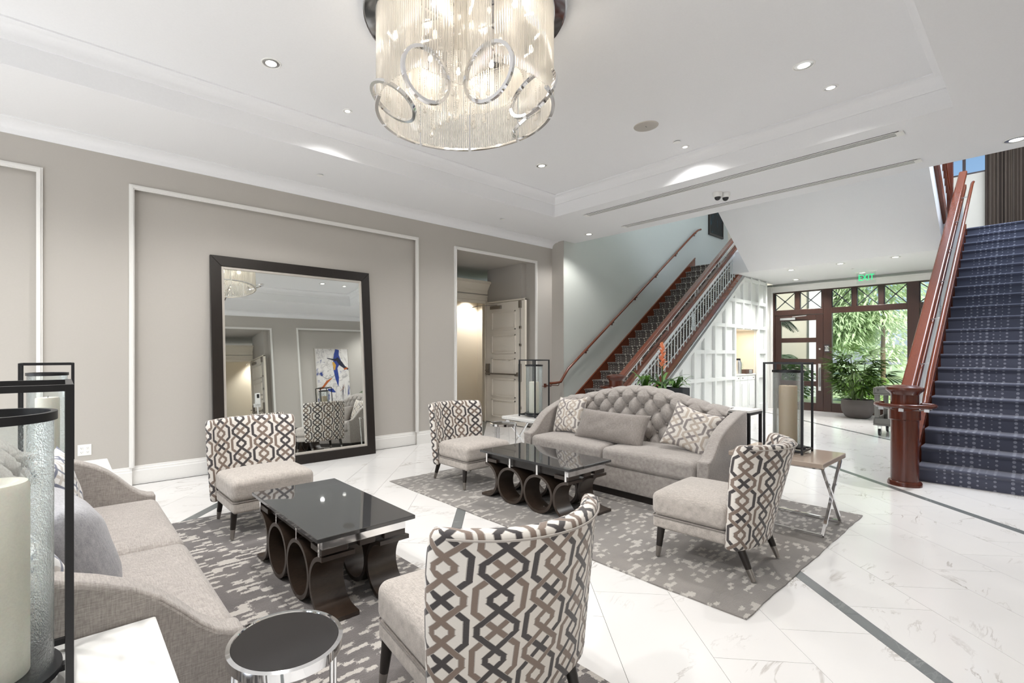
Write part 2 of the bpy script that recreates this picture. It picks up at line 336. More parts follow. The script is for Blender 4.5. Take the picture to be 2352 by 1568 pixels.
    def rbox(s, c, h, r, seg=3, mid=6, dome=0.0, dome2=0.0):
        """box with rounded edges (half sizes h), optional domed top / front"""
        def axis(H):
            inner = H - r; q = [-H + r * (1 - math.cos(PI / 2 * k / seg)) * 0 - 0 for k in range(0)]
            pos = [-inner - r * math.tan(PI / 4 * (1 - k / seg)) for k in range(seg)] + [-inner + 2 * inner * k / mid for k in range(mid + 1)] + [inner + r * math.tan(PI / 4 * (k + 1) / seg) for k in range(seg)]
            return pos
        A = [axis(x) for x in h]; key = {}; vs = []; fs = []
        def vid(p):
            k = tuple(round(x, 6) for x in p)
            if k not in key:
                q = [max(-(h[i] - r), min(h[i] - r, p[i])) for i in range(3)]; dv = Vector([p[i] - q[i] for i in range(3)])
                if dv.length > 1e-9: dv = dv.normalized() * r
                o = [q[i] + dv[i] for i in range(3)]
                w = max(0, 1 - (o[0] / h[0]) ** 2) * max(0, 1 - (o[1] / h[1]) ** 2)
                if o[2] > 0: o[2] += dome * w
                else: o[2] -= dome2 * w
                key[k] = len(vs); vs.append((c[0] + o[0], c[1] + o[1], c[2] + o[2]))
            return key[k]
        for ax in range(3):
            u, v = (ax + 1) % 3, (ax + 2) % 3
            for sg in (-1, 1):
                for i in range(len(A[u]) - 1):
                    for j in range(len(A[v]) - 1):
                        def pt(a, b):
                            p = [0, 0, 0]; p[ax] = sg * h[ax]; p[u] = A[u][a]; p[v] = A[v][b]; return vid(p)
                        q = (pt(i, j), pt(i + 1, j), pt(i + 1, j + 1), pt(i, j + 1)); fs.append(q if sg > 0 else q[::-1])
        return s.add(vs, fs)
    def mesh(s, name, mat, smooth=None):
        me = D.meshes.new(name); me.from_pydata(s.v, [], s.f); me.update()
        if s.uv:
            ul = me.uv_layers.new(name='UVMap')
            for p in me.polygons:
                if p.index in s.uv:
                    for li, c in zip(p.loop_indices, s.uv[p.index]): ul.data[li].uv = c
        me.materials.append(M[mat] if isinstance(mat, str) else mat)
        if smooth is not None:
            for p in me.polygons: p.use_smooth = True
            me.set_sharp_from_angle(angle=R(smooth))
        return me
def link(name, me, parent=None, loc=None, rot=None, kind=None):
    o = D.objects.new(name, me); COL.objects.link(o)
    if parent: o.parent = parent
    if loc is not None: o.location = loc
    if rot is not None: o.rotation_euler = rot
    if kind: o['kind'] = kind
    return o
def part(name, mb, mat, parent=None, smooth=None, bevel=0.0, loc=None, rot=None, label=None, kind=None, seg=2, ang=35):
    o = link(name, mb.mesh(name, mat, smooth), parent, loc, rot, kind)
    if bevel:
        b = o.modifiers.new('bevel', 'BEVEL'); b.width = bevel; b.segments = seg; b.limit_method = 'ANGLE'; b.angle_limit = R(ang)
    if label: o['label'] = label
    return o
def tag(o, label, cat, group=None):
    o['label'] = label; o['category'] = cat
    if group: o['group'] = group
    return o
def thing(name, label, cat, loc=(0, 0, 0), rotz=0.0, group=None):
    o = D.objects.new(name, None); COL.objects.link(o); o.location = loc; o.rotation_euler = (0, 0, rotz); o.empty_display_size = 0.1
    return tag(o, label, cat, group)
def struct(name, mb, mat, smooth=None, bevel=0.0): return part(name, mb, mat, None, smooth, bevel, kind='structure')
def dup(root, loc, rotz, label, group=None):
    r = root.copy(); COL.objects.link(r); r.location = loc; r.rotation_euler = (0, 0, rotz); r['label'] = label
    if group: r['group'] = group
    for ch in list(root.children):
        c = ch.copy(); COL.objects.link(c); c.parent = r
        for g in ch.children:
            d = g.copy(); COL.objects.link(d); d.parent = c
    return r

# ------------------------------------------------------------------ room shell
YL, YR, YS, YSR = 6.35, -0.79, 6.06, -0.50     # lobby side walls, stair side walls
XB, XE, XG, XF = -3.35, 8.11, 14.87, 15.6      # back wall, ceiling edge, glazing, upper far wall
ZC, ZT, ZH = 3.70, 4.02, 3.30                  # ceiling, tray, entrance ceiling
RISE, RUN, X0, NST = 0.181, 0.278, 7.60, 21
ZL = RISE * NST; XL = X0 + RUN * (NST - 1)
def nz(x): return RISE + (x - X0) * RISE / RUN

floor = struct('floor', MB().box(XB, -2.4, -0.2, XG + 0.2, 9.6, -0.013), 'grout')
def clip(poly, x0, x1, y0, y1):
    for ax, lim, sg in ((0, x0, 1), (0, x1, -1), (1, y0, 1), (1, y1, -1)):
        out = []
        for i in range(len(poly)):
            a, b = poly[i - 1], poly[i]; da, db = sg * (a[ax] - lim), sg * (b[ax] - lim)
            if da * db < 0:
                t = da / (da - db); out.append((a[0] + t * (b[0] - a[0]), a[1] + t * (b[1] - a[1])))
            if db >= 0: out.append(b)
        poly = out
        if len(poly) < 3: return []
    return poly
def area(p): return abs(sum(p[i - 1][0] * p[i][1] - p[i][0] * p[i - 1][1] for i in range(len(p)))) / 2
S2 = math.sqrt(2)
def rect_st(s0, s1, t0, t1): return [((s + t) / S2, (t - s) / S2) for s, t in ((s0, t0), (s1, t0), (s1, t1), (s0, t1))]
far_field = MB(); far_band = MB()
def lay(name, mat, s0, s1, t0, t1):
    g = 0.0012
    for rg in ((-1.3, XG, YR, YL), (5.22, 7.1, YL, 7.62)):
        p = clip(rect_st(s0 + g, s1 - g, t0 + g, t1 - g), *rg)
        if not p or area(p) < 0.004: continue
        cx = sum(q[0] for q in p) / len(p); cy = sum(q[1] for q in p) / len(p)
        if all(q[0] > 7.75 and (q[1] < 0.9 or q[1] > 4.68) for q in p) or all(q[0] > 7.75 and q[1] > YL - .5 for q in p): continue
        if rg[3] == YL and all(q[1] < -0.25 and q[0] < 1.2 for q in p):
            continue_far = True
        if cx < -0.6 or (cx < 1.5 and cy < 0.2):
            (far_band if 'border' in name else far_field).prism(p, 'z', -0.012, 0); continue
        part(name, MB().prism([(q[0] - cx, q[1] - cy) for q in p], 'z', -0.012, 0), mat, floor, loc=(cx, cy, 0))
edges = [-7.26, -5.055, -4.97, -2.775, -2.685, -0.43, -0.345, 1.895, 1.975, 4.16, 4.24, 6.45, 6.53, 8.74, 8.82, 11.0]
ROWS = []
for k in range(len(edges) - 1):
    a, b = edges[k], edges[k + 1]
    if b - a < 0.2: ROWS.append((a, b, True))
    else:
        for q in range(5): ROWS.append((a + (b - a) * q / 5, a + (b - a) * (q + 1) / 5, False))
first = [i for i, r in enumerate(ROWS) if abs(r[0] - (1.895 - 0.448)) < 0.01][0]
LT, n_field = 0.885, 0
for i, (a, b, band) in enumerate(ROWS):
    k = i - first
    if band:
        for j in range(-12, 34): lay('border_tile', 'marble_band', a, b, 2.699 + (k % 5) * 0.2 + 0.585 * j - 0.585, 2.699 + (k % 5) * 0.2 + 0.585 * j)
    else:
        o = 2.70 + 0.285 * (k if k < 2 else k - 1)
        j0 = math.floor((-3 - o) / LT)
        for j in range(j0, j0 + 24): lay('tile', 'marble', a, b, o + LT * j, o + LT * (j + 1))
for mb, nm, mt in ((far_field, 'tile_field', 'marble'), (far_band, 'border_field', 'marble_band')):
    part(nm, mb, mt, floor, kind='stuff')
part('tile_field', MB().box(XB, YR, -0.012, -1.302, YL, 0), 'marble', floor, kind='stuff')

# left wall: main face y = 6.35, recessed picture panels, doorway recess, stair wall stepping out to y = 6.06
wl = MB()
P0, P1, DW = (-3.2, -0.17), (0.603, 4.403), (5.20, 7.25); ZP = 3.28
wl.box(XB, YL, ZP, 7.76, YL + 0.25, 4.3)
for a, b in ((XB, P0[0]), (P0[1], P1[0]), (P1[1], DW[0]), (DW[1], 7.76)): wl.box(a, YL, 0, b, YL + 0.25, ZP)
for a, b in (P0, P1): wl.box(a, YL + 0.045, 0, b, YL + 0.25, ZP)
wl.box(DW[0], YL, 3.25, DW[1], YL + 0.25, ZP)
wl.box(7.745, YS + 0.001, 0, 7.7595, YL + 0.25, ZC)
wl_o = struct('wall_left', wl, 'wall_paint')
struct('wall_left_stair', MB().box(7.76, YS, 0, XF, YL + 0.25, 7.0), 'stair_paint')
# right wall, seen in the mirror
wr = MB(); Q1, QD = (5.25, 7.6), (2.45, 4.50)
wr.box(XB, YR - 0.25, ZP, 7.76, YR, 4.3)
for a, b in ((XB, QD[0]), (QD[1], Q1[0]), (Q1[1], 7.76)): wr.box(a, YR - 0.25, 0, b, YR, ZP)
wr.box(Q1[0], YR - 0.25, 0, Q1[1], YR - 0.045, ZP); wr.box(QD[0], YR - 0.25, 3.25, QD[1], YR, ZP)
struct('wall_right', wr, 'wall_paint')
struct('wall_right_stair', MB().box(7.76, YR - 0.25, 0, XF, YSR, 7.0), 'stair_paint')
# unseen back wall; its window openings are invented to let sky light in
wb_ = MB()
for a, b in ((YR, -0.2), (1.6, 2.0), (3.6, 4.0), (5.75, YL)): wb_.box(XB - 0.2, a, 0, XB, b, 4.3)
wb_.box(XB - 0.2, YR, 3.0, XB, YL, 4.3); wb_.box(XB - 0.2, YR, 0, XB, YL, 0.35)
struct('wall_back', wb_, 'wall_paint')
# mouldings round the panels and openings
def frame_x(name, x0, x1, z1, y, sgn, w=0.05, t=0.022, z0=0.2):
    m = MB(); ya, yb = y, y - sgn * t
    for a, b, c, d in ((x0 - w * .55, x0 + w * .45, z0, z1 + w * .55), (x1 - w * .45, x1 + w * .55, z0, z1 + w * .55), (x0 + w * .45, x1 - w * .45, z1 - w * .45, z1 + w * .55)): m.box(a, min(ya, yb), c, b, max(ya, yb), d)
    yc, yd = y - sgn * t, y - sgn * t * 1.5
    for a, b, c, d in ((x0 - w * .2, x0 + w * .2, z0, z1 + w * .2), (x1 - w * .2, x1 + w * .2, z0, z1 + w * .2), (x0 + w * .2, x1 - w * .2, z1 - w * .2, z1 + w * .2)): m.box(a, min(yc, yd), c, b, max(yc, yd), d)
    struct(name, m, 'white_paint')
frame_x('trim_1', P0[0], P0[1], ZP, YL, 1); frame_x('trim_2', P1[0], P1[1], ZP, YL, 1); frame_x('trim_3', DW[0], DW[1], 3.25, YL, 1, z0=0)
frame_x('trim_4', Q1[0], Q1[1], ZP, YR, -1); frame_x('trim_5', QD[0], QD[1], 3.25, YR, -1, z0=0)
# baseboards
BP = [(0, 0), (0.022, 0), (0.022, 0.15), (0.016, 0.157), (0.016, 0.178), (0.010, 0.186), (0.010, 0.2), (0, 0.205)]
bl = MB()
def base_x(m, x0, x1, y, s): m.prism([(y - s * p[0], p[1]) for p in BP], 'x', x0, x1)
for a, b, y in ((XB, P0[0], YL + .045 * 0), (P0[0] + 0.001, P0[1], YL + 0.045), (P0[1], P1[0], YL), (P1[0], P1[1], YL + 0.045), (P1[1], DW[0] - .03, YL), (DW[1] + .03, 7.76, YL)): base_x(bl, a, b, y, 1)
bl.prism([(7.745 - p[0], p[1]) for p in BP], 'y', YS, YL); base_x(bl, 7.738, 7.9, YS, 1)
struct('baseboard_left', bl, 'white_paint')
br = MB()
for a, b, y in ((XB, QD[0] - .03, YR), (QD[1] + .03, Q1[0], YR), (Q1[0], Q1[1], YR - .045), (Q1[1], 7.76, YR)): base_x(br, a, b, y, -1)
struct('baseboard_right', br, 'white_paint')
# crown mouldings at the walls
CP = [(0, -0.115), (0.012, -0.115), (0.018, -0.10)] + [(0.018 + 0.125 * (1 - math.cos(t * PI / 16)), -0.10 + 0.088 * math.sin(t * PI / 16)) for t in range(1, 9)] + [(0.15, -0.012), (0.165, -0.006), (0.165, 0), (0, 0)]
cr = MB(); cr.prism([(YL - a, ZC + z) for a, z in CP], 'x', XB, 8.05)
struct('trim_6', cr, 'ceiling_paint', smooth=30)
cr = MB(); cr.prism([(YR + a, ZC + z) for a, z in CP], 'x', XB, 8.05); struct('trim_7', cr, 'ceiling_paint', smooth=30)

# ceiling: ring at 3.70, tray up to 4.02 with its own moulding
TX0, TX1, TY0, TY1 = -1.55, 6.30, 0.53, 5.11
ce = MB(); ce.box(XB, TY1, ZC, XE, YL, 4.3).box(XB, YR, ZC, XE, TY0, 4.3).box(TX1, TY0, ZC, XE, TY1, 4.3).box(XB, TY0, ZC, TX0, TY1, 4.3).box(TX0, TY0, ZT, TX1, TY1, 4.3)
ceiling = struct('ceiling', ce, 'ceiling_paint')
tm = MB(); prof = [(0.0, ZT - 0.13), (0.012, ZT - 0.128), (0.02, ZT - 0.11)] + [(0.02 + 0.085 * (1 - math.cos(t * PI / 12)), ZT - 0.11 + 0.09 * math.sin(t * PI / 12)) for t in range(1, 7)] + [(0.118, ZT - 0.014), (0.118, ZT)]
vs = []; fs = []
for o, z in prof: vs += [(TX0 + o, TY0 + o, z), (TX1 - o, TY0 + o, z), (TX1 - o, TY1 - o, z), (TX0 + o, TY1 - o, z)]
for i in range(len(prof) - 1):
    for k in range(4): fs.append((i * 4 + k, i * 4 + (k + 1) % 4, i * 4 + 4 + (k + 1) % 4, i * 4 + 4 + k))
tm.add(vs, fs); struct('trim_8', tm, 'ceiling_paint', smooth=30)

# upper storey: far wall, roof, landing slab, sloping soffit of the returning flight
struct('ceiling_upper', MB().box(XE - 4, YR - .25, 7.0, XF + .2, YL + .25, 7.2), 'ceiling_paint')
wf = MB(); wf.box(XF, 1.75, ZL, XF + .2, YL + .25, 7.0).box(XF, YR - .25, ZL, XF + .2, 0.55, 7.0).box(XF, .55, ZL, XF + .2, 1.75, 5.42).box(XF, .55, 6.5, XF + .2, 1.75, 7.0)
struct('wall_far_upper', wf, 'cream_paint')
struct('wall_upper_front', MB().box(XE - .25, YR, 4.3, XE, YL, 7.0), 'stair_paint')
struct('ceiling_entrance', MB().box(12.07, 1.0, ZH, XF, 4.62, ZL - .004), 'ceiling_paint')
struct('floor_landing', MB().box(XL + .03, YSR, ZL - .12, XF, 0.99, ZL - .002).box(XL + .03, 4.57, ZL - .12, XF, YS, ZL - .002), 'carpet_blue_lit')
SY0, SY1 = 1.14, 4.24
def sof(x): return ZH + 0.645 * (12.07 - x)
struct('ceiling_soffit', MB().prism([(12.07, ZH), (7.9, sof(7.9)), (7.9, sof(7.9) + .42), (12.07, ZH + .42)], 'y', SY0, SY1), 'ceiling_paint')
sr_ = thing('upper_railing', 'dark wooden railing of the return flight high above the hall, right of the sloping soffit', 'railing', (0, 0, 0))
for nm, dz0, dz1 in (('stringer', .44, .66), ('top_rail', 1.4, 1.5), ('lower_rail', 1.22, 1.27)):
    part(nm, MB().prism([(12.6, sof(12.6) + dz0), (8.3, sof(8.3) + dz0), (8.3, sof(8.3) + dz1), (12.6, sof(12.6) + dz1)], 'y', SY0 - .05, SY0 + .03), 'mahogany_run', sr_)
part('post', MB().box(12.5, SY0 - .08, ZL, 12.64, SY0 + .06, ZL + 1.25), 'mahogany', sr_)
for k in range(26): part('baluster', MB().cbox((8.6 + .15 * k, SY0 - .01, sof(8.6 + .15 * k) + .94), (.016, .016, .56)), 'baluster_paint', sr_)

# ------------------------------------------------------------------ stairs
def carpet_path():
    p = [(0.0, 0.0), (0.0, RISE - 0.055), (-0.012, RISE - 0.04)]
    for k in range(0, 7): a = -PI / 2 + PI * k / 6 - PI * 0.0; p.append((-0.014 - 0.018 * math.cos(a), RISE - 0.018 + 0.018 * math.sin(a)))
    return p + [(0.06, RISE), (RUN, RISE)]
def staircase(label, yo, yw, sgn, carpet, cm0, cm1):
    """yo = balustrade line, yw = wall; sgn = +1 when the wall lies towards +y"""
    st = thing('staircase', label, 'staircase', (X0, yo, 0))
    L = lambda y: y - yo
    sm = None
    for i in range(NST):
        if sm is None:
            sm = MB().box(0.012, min(L(yw - sgn * .0), L(yo)), -.05, RUN + .02, max(L(yw), L(yo)), RISE - .012).mesh('step', 'mahogany')
            pa = carpet_path(); a, b = L(cm0), L(cm1); c = MB(); acc = [0]
            for q in range(1, len(pa)): acc.append(acc[-1] + math.dist(pa[q], pa[q - 1]))
            scl = 0.46 / acc[-1]
            for q in range(len(pa) - 1):
                x0, z0 = pa[q]; x1, z1 = pa[q + 1]
                c.add([(x0, a, z0), (x0, b, z0), (x1, b, z1), (x1, a, z1)], [(0, 1, 2, 3)], [[(a, acc[q] * scl), (b, acc[q] * scl), (b, acc[q + 1] * scl), (a, acc[q + 1] * scl)]])
            for yy in (a, b):
                c.add([(x, yy, z) for x, z in pa] + [(RUN, yy, RISE - .02), (.02, yy, RISE - .02), (.02, yy, 0)], [tuple(range(len(pa) + 3))], [[(0, 0)] * (len(pa) + 3)])
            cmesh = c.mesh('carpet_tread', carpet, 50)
        link('step', sm, st, (RUN * i, 0, RISE * i)); link('carpet_tread', cmesh, st, (RUN * i, 0, RISE * i))
    N = lambda x: nz(x + X0)                      # nosing line in local x
    xe = XL - X0
    def slope(m, x0, x1, d0, d1, ya, yb): m.prism([(x0, max(0, N(x0) + d0)), (x0, max(.01, N(x0) + d1)), (x1, N(x1) + d1), (x1, N(x1) + d0)], 'y', min(ya, yb), max(ya, yb)); return m
    part('wall_skirt', slope(MB(), -.12, xe + .25, -.35, .095, L(yw) - sgn * .022, L(yw)), 'mahogany_run', st)
    part('skirt_cap', slope(MB(), -.12, xe + .25, .083, .105, L(yw) - sgn * .032, L(yw)), 'mahogany_run', st)
    o = -sgn                                      # towards the hall
    part('stringer', slope(MB(), -.24, xe, -.06, .085, -.05, .05), 'mahogany_run', st, bevel=.006)
    part('stringer_band', slope(MB(), -.24, xe, -.145, -.06, -.035, .035), 'dark_trim', st)
    m = MB()
    for d in (-.14, -.112, -.084): slope(m, -.2, xe, d, d + .014, o * .035, o * .05)
    part('stringer_moulding', m, 'baluster_paint', st)
    part('main_rail', slope(MB(), -.27, xe + .1, .965, 1.05, -.055, .055), 'mahogany_run', st, bevel=.018, seg=3)
    part('second_rail', slope(MB(), -.23, xe + .1, .70, .79, -.045, .045), 'mahogany_run', st, bevel=.012, seg=3)
    part('steel_band', slope(MB(), -.22, xe + .1, .622, .70, -.012 + o * .024, .012 + o * .024), 'baluster_paint', st)
    part('upper_bar', slope(MB(), -.2, xe, .50, .514, -.007, .007), 'baluster_paint', st); part('lower_bar', slope(MB(), -.2, xe, .145, .159, -.007, .007), 'baluster_paint', st)
    part('rail_bar', slope(MB(), -.2, xe, .905, .955, -.012, .012), 'baluster_paint', st)
    bmesh_ = MB().box(-.008, -.008, 0, .008, .008, .56).mesh('baluster', 'baluster_paint'); pm = MB().box(-.007, -.007, 0, .007, .007, .13).mesh('rail_post', 'baluster_paint')
    k = 0; x = -.08
    while x < xe:
        link('baluster', bmesh_, st, (x, 0, N(x) + .075))
        if k % 9 in (3, 4): link('rail_post', pm, st, (x, 0, N(x) + .78))
        x += .125; k += 1
    # woven ornament in the middle of the balustrade
    m = MB(); xc = 2.45
    for q in (-1, 0, 1):
        for e in (-1, 1): m.bar((xc + q * .03 - e * .05, 0, N(xc) + .16), (xc + q * .03 + e * .05, 0, N(xc) + .50), .012, .012, (0, 1, 0))
    for q in range(4): m.box(xc - .07, -.008, N(xc) + .26 + q * .035, xc + .07, .008, N(xc) + .274 + q * .035)
    part('ornament', m, 'baluster_paint', st)
    # handrail on the stair side, running into the ring round the newel
    yh = sgn * .13; hr = [(-.27, yh, .885), (-.12, yh, .89), (-.02, yh, N(0) + .80)] + [(x, yh, N(x) + .86) for x in (.3, 1.5, 3, 4.5, xe - .1)] + [(xe + .1, yh, N(xe) + .87)]
    h = part('handrail', MB().tube(hr, .023, 10), 'mahogany_run', st, smooth=40)
    for x in (.5, 1.4, 2.3, 3.2, 4.1, 5.0): part('rail_bracket', MB().bar((x, yh, N(x) + .84), (x, 0, N(x) + .81), .012, .012), 'steel', h)
    # newel
    nw = part('newel_post', MB().lathe([(.145, 0), (.145, .035), (.135, .05), (.118, .055), (.118, .80), (.118, 1.02)], 32), 'mahogany', st, smooth=35, loc=(-.36, 0, 0))
    part('collar', MB().lathe([(.118, .72), (.132, .73), (.132, .83), (.118, .84)], 32, cap=False), 'mahogany', nw, smooth=35)
    part('cap', MB().lathe([(.118, 1.0), (.13, 1.02), (.158, 1.045), (.163, 1.06), (.158, 1.078), (.12, 1.09), (.09, 1.104), (0, 1.108)], 32), 'mahogany', nw, smooth=35)
    ring = [(.09, sgn * .13, .885)] + [(.24 * math.cos(a), sgn * .24 * math.sin(a) - (sgn * .0), .885) for a in [PI * (.35 + 1.3 * q / 18) for q in range(19)]] + [(.09, -sgn * .2, .885)]
    part('ring_rail', MB().tube(ring, .023, 10), 'mahogany', nw, smooth=40)
    for a in (PI, PI * .62, PI * 1.38): part('ring_bracket', MB().bar((.115 * math.cos(a), sgn * .115 * math.sin(a), .83), (.24 * math.cos(a), sgn * .24 * math.sin(a), .862), .025, .012).cbox((.2 * math.cos(a), sgn * .2 * math.sin(a), .84), (.04, .04, .03)), 'steel', nw)
    return st
staircase('left wooden staircase with dotted runner tinted for warm light climbing along the greenish wall', 4.57, YS, 1, 'carpet_warm_lit', 4.74, YS - .022)
staircase('right wooden staircase with dotted carpet tinted for blue daylight behind the red newel post', 0.985, YSR, -1, 'carpet_blue_lit', 0.925, YSR + .022)

# wall handrail on the left stair wall
wh = thing('wall_handrail', 'thin wooden handrail on brackets fixed along the greenish stair wall', 'handrail', (0, 0, 0))
yy = YS - .075; pts = [(7.22, yy, .885), (7.40, yy, .885), (7.56, yy, .9)] + [(x, yy, nz(x) + .84) for x in (7.8, 9, 10.5, 12, 13.2)] + [(13.45, yy, nz(13.45) + .82), (13.62, yy, nz(13.5) + .84)]
part('rail', MB().tube(pts, .026, 10), 'mahogany_run', wh, smooth=40)
for x, z in [(7.30, .885), (7.52, .893)] + [(x, nz(x) + .84) for x in (8.45, 9.4, 10.35, 11.3, 12.3, 13.35)]:
    part('bracket', MB().tube([(x, yy, z - .02), (x, yy, z - .06), (x, YS - .004, z - .075)] if x > 7.76 else [(x, yy, z - .02), (x, yy + .02, z - .06), (x, YL - .004, z - .075)], .008, 6).lathe([(.0, z - .115), (.03, z - .115), (.03, z - .04), (0, z - .04)], 10, (x, (YS if x > 7.76 else YL) - .012)), 'mahogany', wh)

# panelled wall under the left stair, with the coffee niche
YP = 4.56; XP1 = 14.03
pw = D.objects.new('wall_hall', None); COL.objects.link(pw); pw['kind'] = 'structure'
NX0, NX1, NZ = 12.04, 13.48, 2.03
def under(x): return min(ZH, nz(x) - .14)
def polyx(x0, x1, z0, zf=under):
    xs = [x0] + [x0 + (x1 - x0) * k / 6 for k in range(1, 6)] + [x1]
    return [(x0, z0)] + [(x1, z0)] + [(x, zf(x)) for x in reversed(xs)]
part('panel_back', MB().prism(polyx(8.0, NX0, 0), 'y', YP, YP + .06).prism(polyx(NX0, NX1, NZ), 'y', YP, YP + .06).prism(polyx(NX1, XP1, 0), 'y', YP, YP + .06), 'panel_paint', pw)
part('end_wall', MB().box(XP1 - .02, YP - .022, 0, XP1 + .1, 4.85, ZH).box(XP1 + .1, 4.79, 0, XG + .1, 4.9, ZH), 'panel_paint', pw)
stiles = [8.46, 8.98, 9.50, 10.01, 10.47, 10.99, 11.51, 12.04, 12.52, 13.0, 13.48, 13.98]; wst = .075
for x in stiles:
    z0 = NZ if NX0 + .1 < x < NX1 - .1 else 0
    zt = under(x - wst / 2)
    if zt - z0 > .1: part('panel_stile', MB().prism([(x - wst / 2, z0), (x + wst / 2, z0), (x + wst / 2, under(x + wst / 2)), (x - wst / 2, zt)], 'y', YP - .055, YP), 'panel_paint', pw, bevel=.004)
for z in (.17, .893, 1.49, 2.09, 2.69, 3.22):
    xs = 8.0
    while under(xs) < z + .06 and xs < XP1: xs += .02
    for a, b in zip([xs] + [s for s in stiles if s > xs], [s for s in stiles if s > xs]):
        if z < NZ and NX0 - .01 <= a and b <= NX1 + .01: continue
        if b - a > .12: part('panel_rail', MB().box(a + wst / 2 if a in stiles else a, YP - .052, z - .04, b - wst / 2, YP, z + .04), 'panel_paint', pw, bevel=.004)
part('base', MB().box(8.0, YP - .065, 0, NX0, YP, .16).box(NX1, YP - .066, 0, XP1 + .02, YP, .2), 'panel_paint', pw, bevel=.004)
m = MB()
xs = [8.05 + .3 * k for k in range(17)] + [13.2]
m.prism([(8.05, under(8.05) - .1), (12.6, under(12.6) - .1), (12.6, under(12.6)), (8.05, under(8.05))], 'y', YP - .058, YP); part('raking_rail', m, 'panel_paint', pw)
struct('wall_niche', MB().box(NX0 - .02, YP + .5, 0, NX1 + .02, YP + .56, NZ + .1).box(NX0 - .06, YP + .061, 0, NX0, YP + .5, NZ).box(NX1, YP + .061, 0, NX1 + .06, YP + .5, NZ).box(NX0 - .05, YP + .061, NZ, NX1 + .05, YP + .55, NZ + .05), 'cream_paint')
lamp('AREA', 'niche_light', (12.76, YP + .25, NZ - .02), 9, (1, .86, .66), (0, 0, 0), shape='RECTANGLE', size=1.0, size_y=.2)
# coffee cabinet in the niche
cb = thing('coffee_cabinet', 'white base cabinet with three raised panel doors inside the lit niche', 'cabinet', (12.76, YP + .25, 0))
part('body', MB().box(-.70, -.20, .1, .70, .24, .93).box(-.68, -.16, 0, .68, .24, .1), 'panel_paint', cb)
part('counter', MB().box(-.705, -.235, .93, .705, .245, .965), 'marble_top', cb, bevel=.004)
for k in range(3):
    dx = -.46 + .46 * k
    d = part('door', MB().box(dx - .22, -.22, .12, dx + .22, -.2, .80), 'panel_paint', cb, bevel=.004)
    part('raised_panel', MB().box(dx - .15, -.235, .19, dx + .15, -.22, .73), 'panel_paint', d, bevel=.012)
    w = part('drawer', MB().box(dx - .22, -.22, .81, dx + .22, -.2, .925), 'panel_paint', cb, bevel=.004)
    part('knob', MB().lathe([(0, 0), (.008, 0), (.014, .012), (.012, .02), (0, .022)], 10), 'pewter', w, loc=(dx + (.1 if k != 1 else -.1), -.221, .865), rot=(R(90), 0, 0))
th = thing('thermos', 'tall steel coffee thermos with black handle on the niche counter', 'thermos', (12.585, YP + .10, .966))
part('body', MB().lathe([(.07, 0), (.075, .02), (.075, .26), (.055, .31), (.05, .33)], 20), 'steel', th, smooth=40)
part('lid', MB().lathe([(.052, .328), (.055, .34), (.05, .37), (0, .375)], 20), 'dark_plastic', th, smooth=40)
part('handle', MB().tube([(.05, 0, .33), (.12, 0, .33), (.15, 0, .27), (.14, 0, .16), (.11, 0, .12)], .014, 8), 'dark_plastic', th, smooth=60)
pt = thing('glass_pitcher', 'clear glass pitcher standing behind the steel thermos in the niche', 'pitcher', (13.24, YP + .29, .966))
part('jug', MB().lathe([(.085, 0), (.09, .02), (.075, .2), (.07, .26), (.078, .3)], 20, cap=False).lathe([(0, .004), (.085, .004)], 20), 'acrylic', pt, smooth=50)
part('handle', MB().tube([(.075, 0, .27), (.13, 0, .25), (.14, 0, .16), (.085, 0, .08)], .009, 8), 'acrylic', pt, smooth=60)
bx = thing('condiment_box', 'dark brown box with pale grey front panel on the niche counter', 'box', (13.07, YP + .09, .966))
part('body', MB().box(-.24, -.08, 0, .2, .08, .1), 'book_brown', bx, bevel=.004); part('front_card', MB().box(-.06, -.086, .01, .12, -.08, .095), 'book_grey', bx)
tw = thing('cup_stack', 'tall white stack of paper cups at the left of the niche counter', 'cups', (12.9, YP + .34, .966))
for k in range(9): part('cup', MB().lathe([(.032, .075 * k), (.042, .075 * k + .085), (.039, .085 + .075 * k)], 14, cap=False), 'white_plastic', tw, smooth=50)

# ------------------------------------------------------------------ entrance glazing
def px_panes(parent, name, y0, y1, z0, z1, x=XG, t=.008): part(name, MB().box(x - t / 2, y0, z0, x + t / 2, y1, z1), 'window_glass', parent)
XA, XBk = XG - .06, XG + .06
gw = D.objects.new('window_1', None); COL.objects.link(gw); gw['kind'] = 'structure'
def post(nm, y0, y1, z0, z1, par=gw, xa=XA, xb=XBk): part(nm, MB().box(xa, y0, z0, xb, y1, z1), 'brown_frame', par, bevel=.006)
ZHd = 3.06
post('mullion', 3.349, 3.52, 0, ZHd); post('mullion', 1.77, 1.972, 0, ZHd); post('mullion', 4.575, 4.62, 0, ZHd); post('mullion', .70, .74, 0, ZHd)
post('transom_rail', 3.52, 4.575, 2.46, 2.60); post('transom_rail', 1.972, 3.349, 2.46, 2.60); post('transom_rail', .74, 1.77, 2.46, 2.60); post('head', .74, 4.575, 3.045, 3.075, xa=XA + .001, xb=XBk - .001)
post('sill', 1.972, 3.349, 0, .22); 
TR = [(4.575, 4.125), (4.017, 3.557), (3.349, 2.958), (2.865, 2.466), (2.368, 1.972), (1.77, 1.30), (1.20, .74)]
for a, b in ((4.125, 4.017), (3.557, 3.52), (2.958, 2.865), (2.466, 2.368), (1.30, 1.20)): post('transom_post', b, a, 2.60, 3.045, xa=XA + .01, xb=XBk - .01)
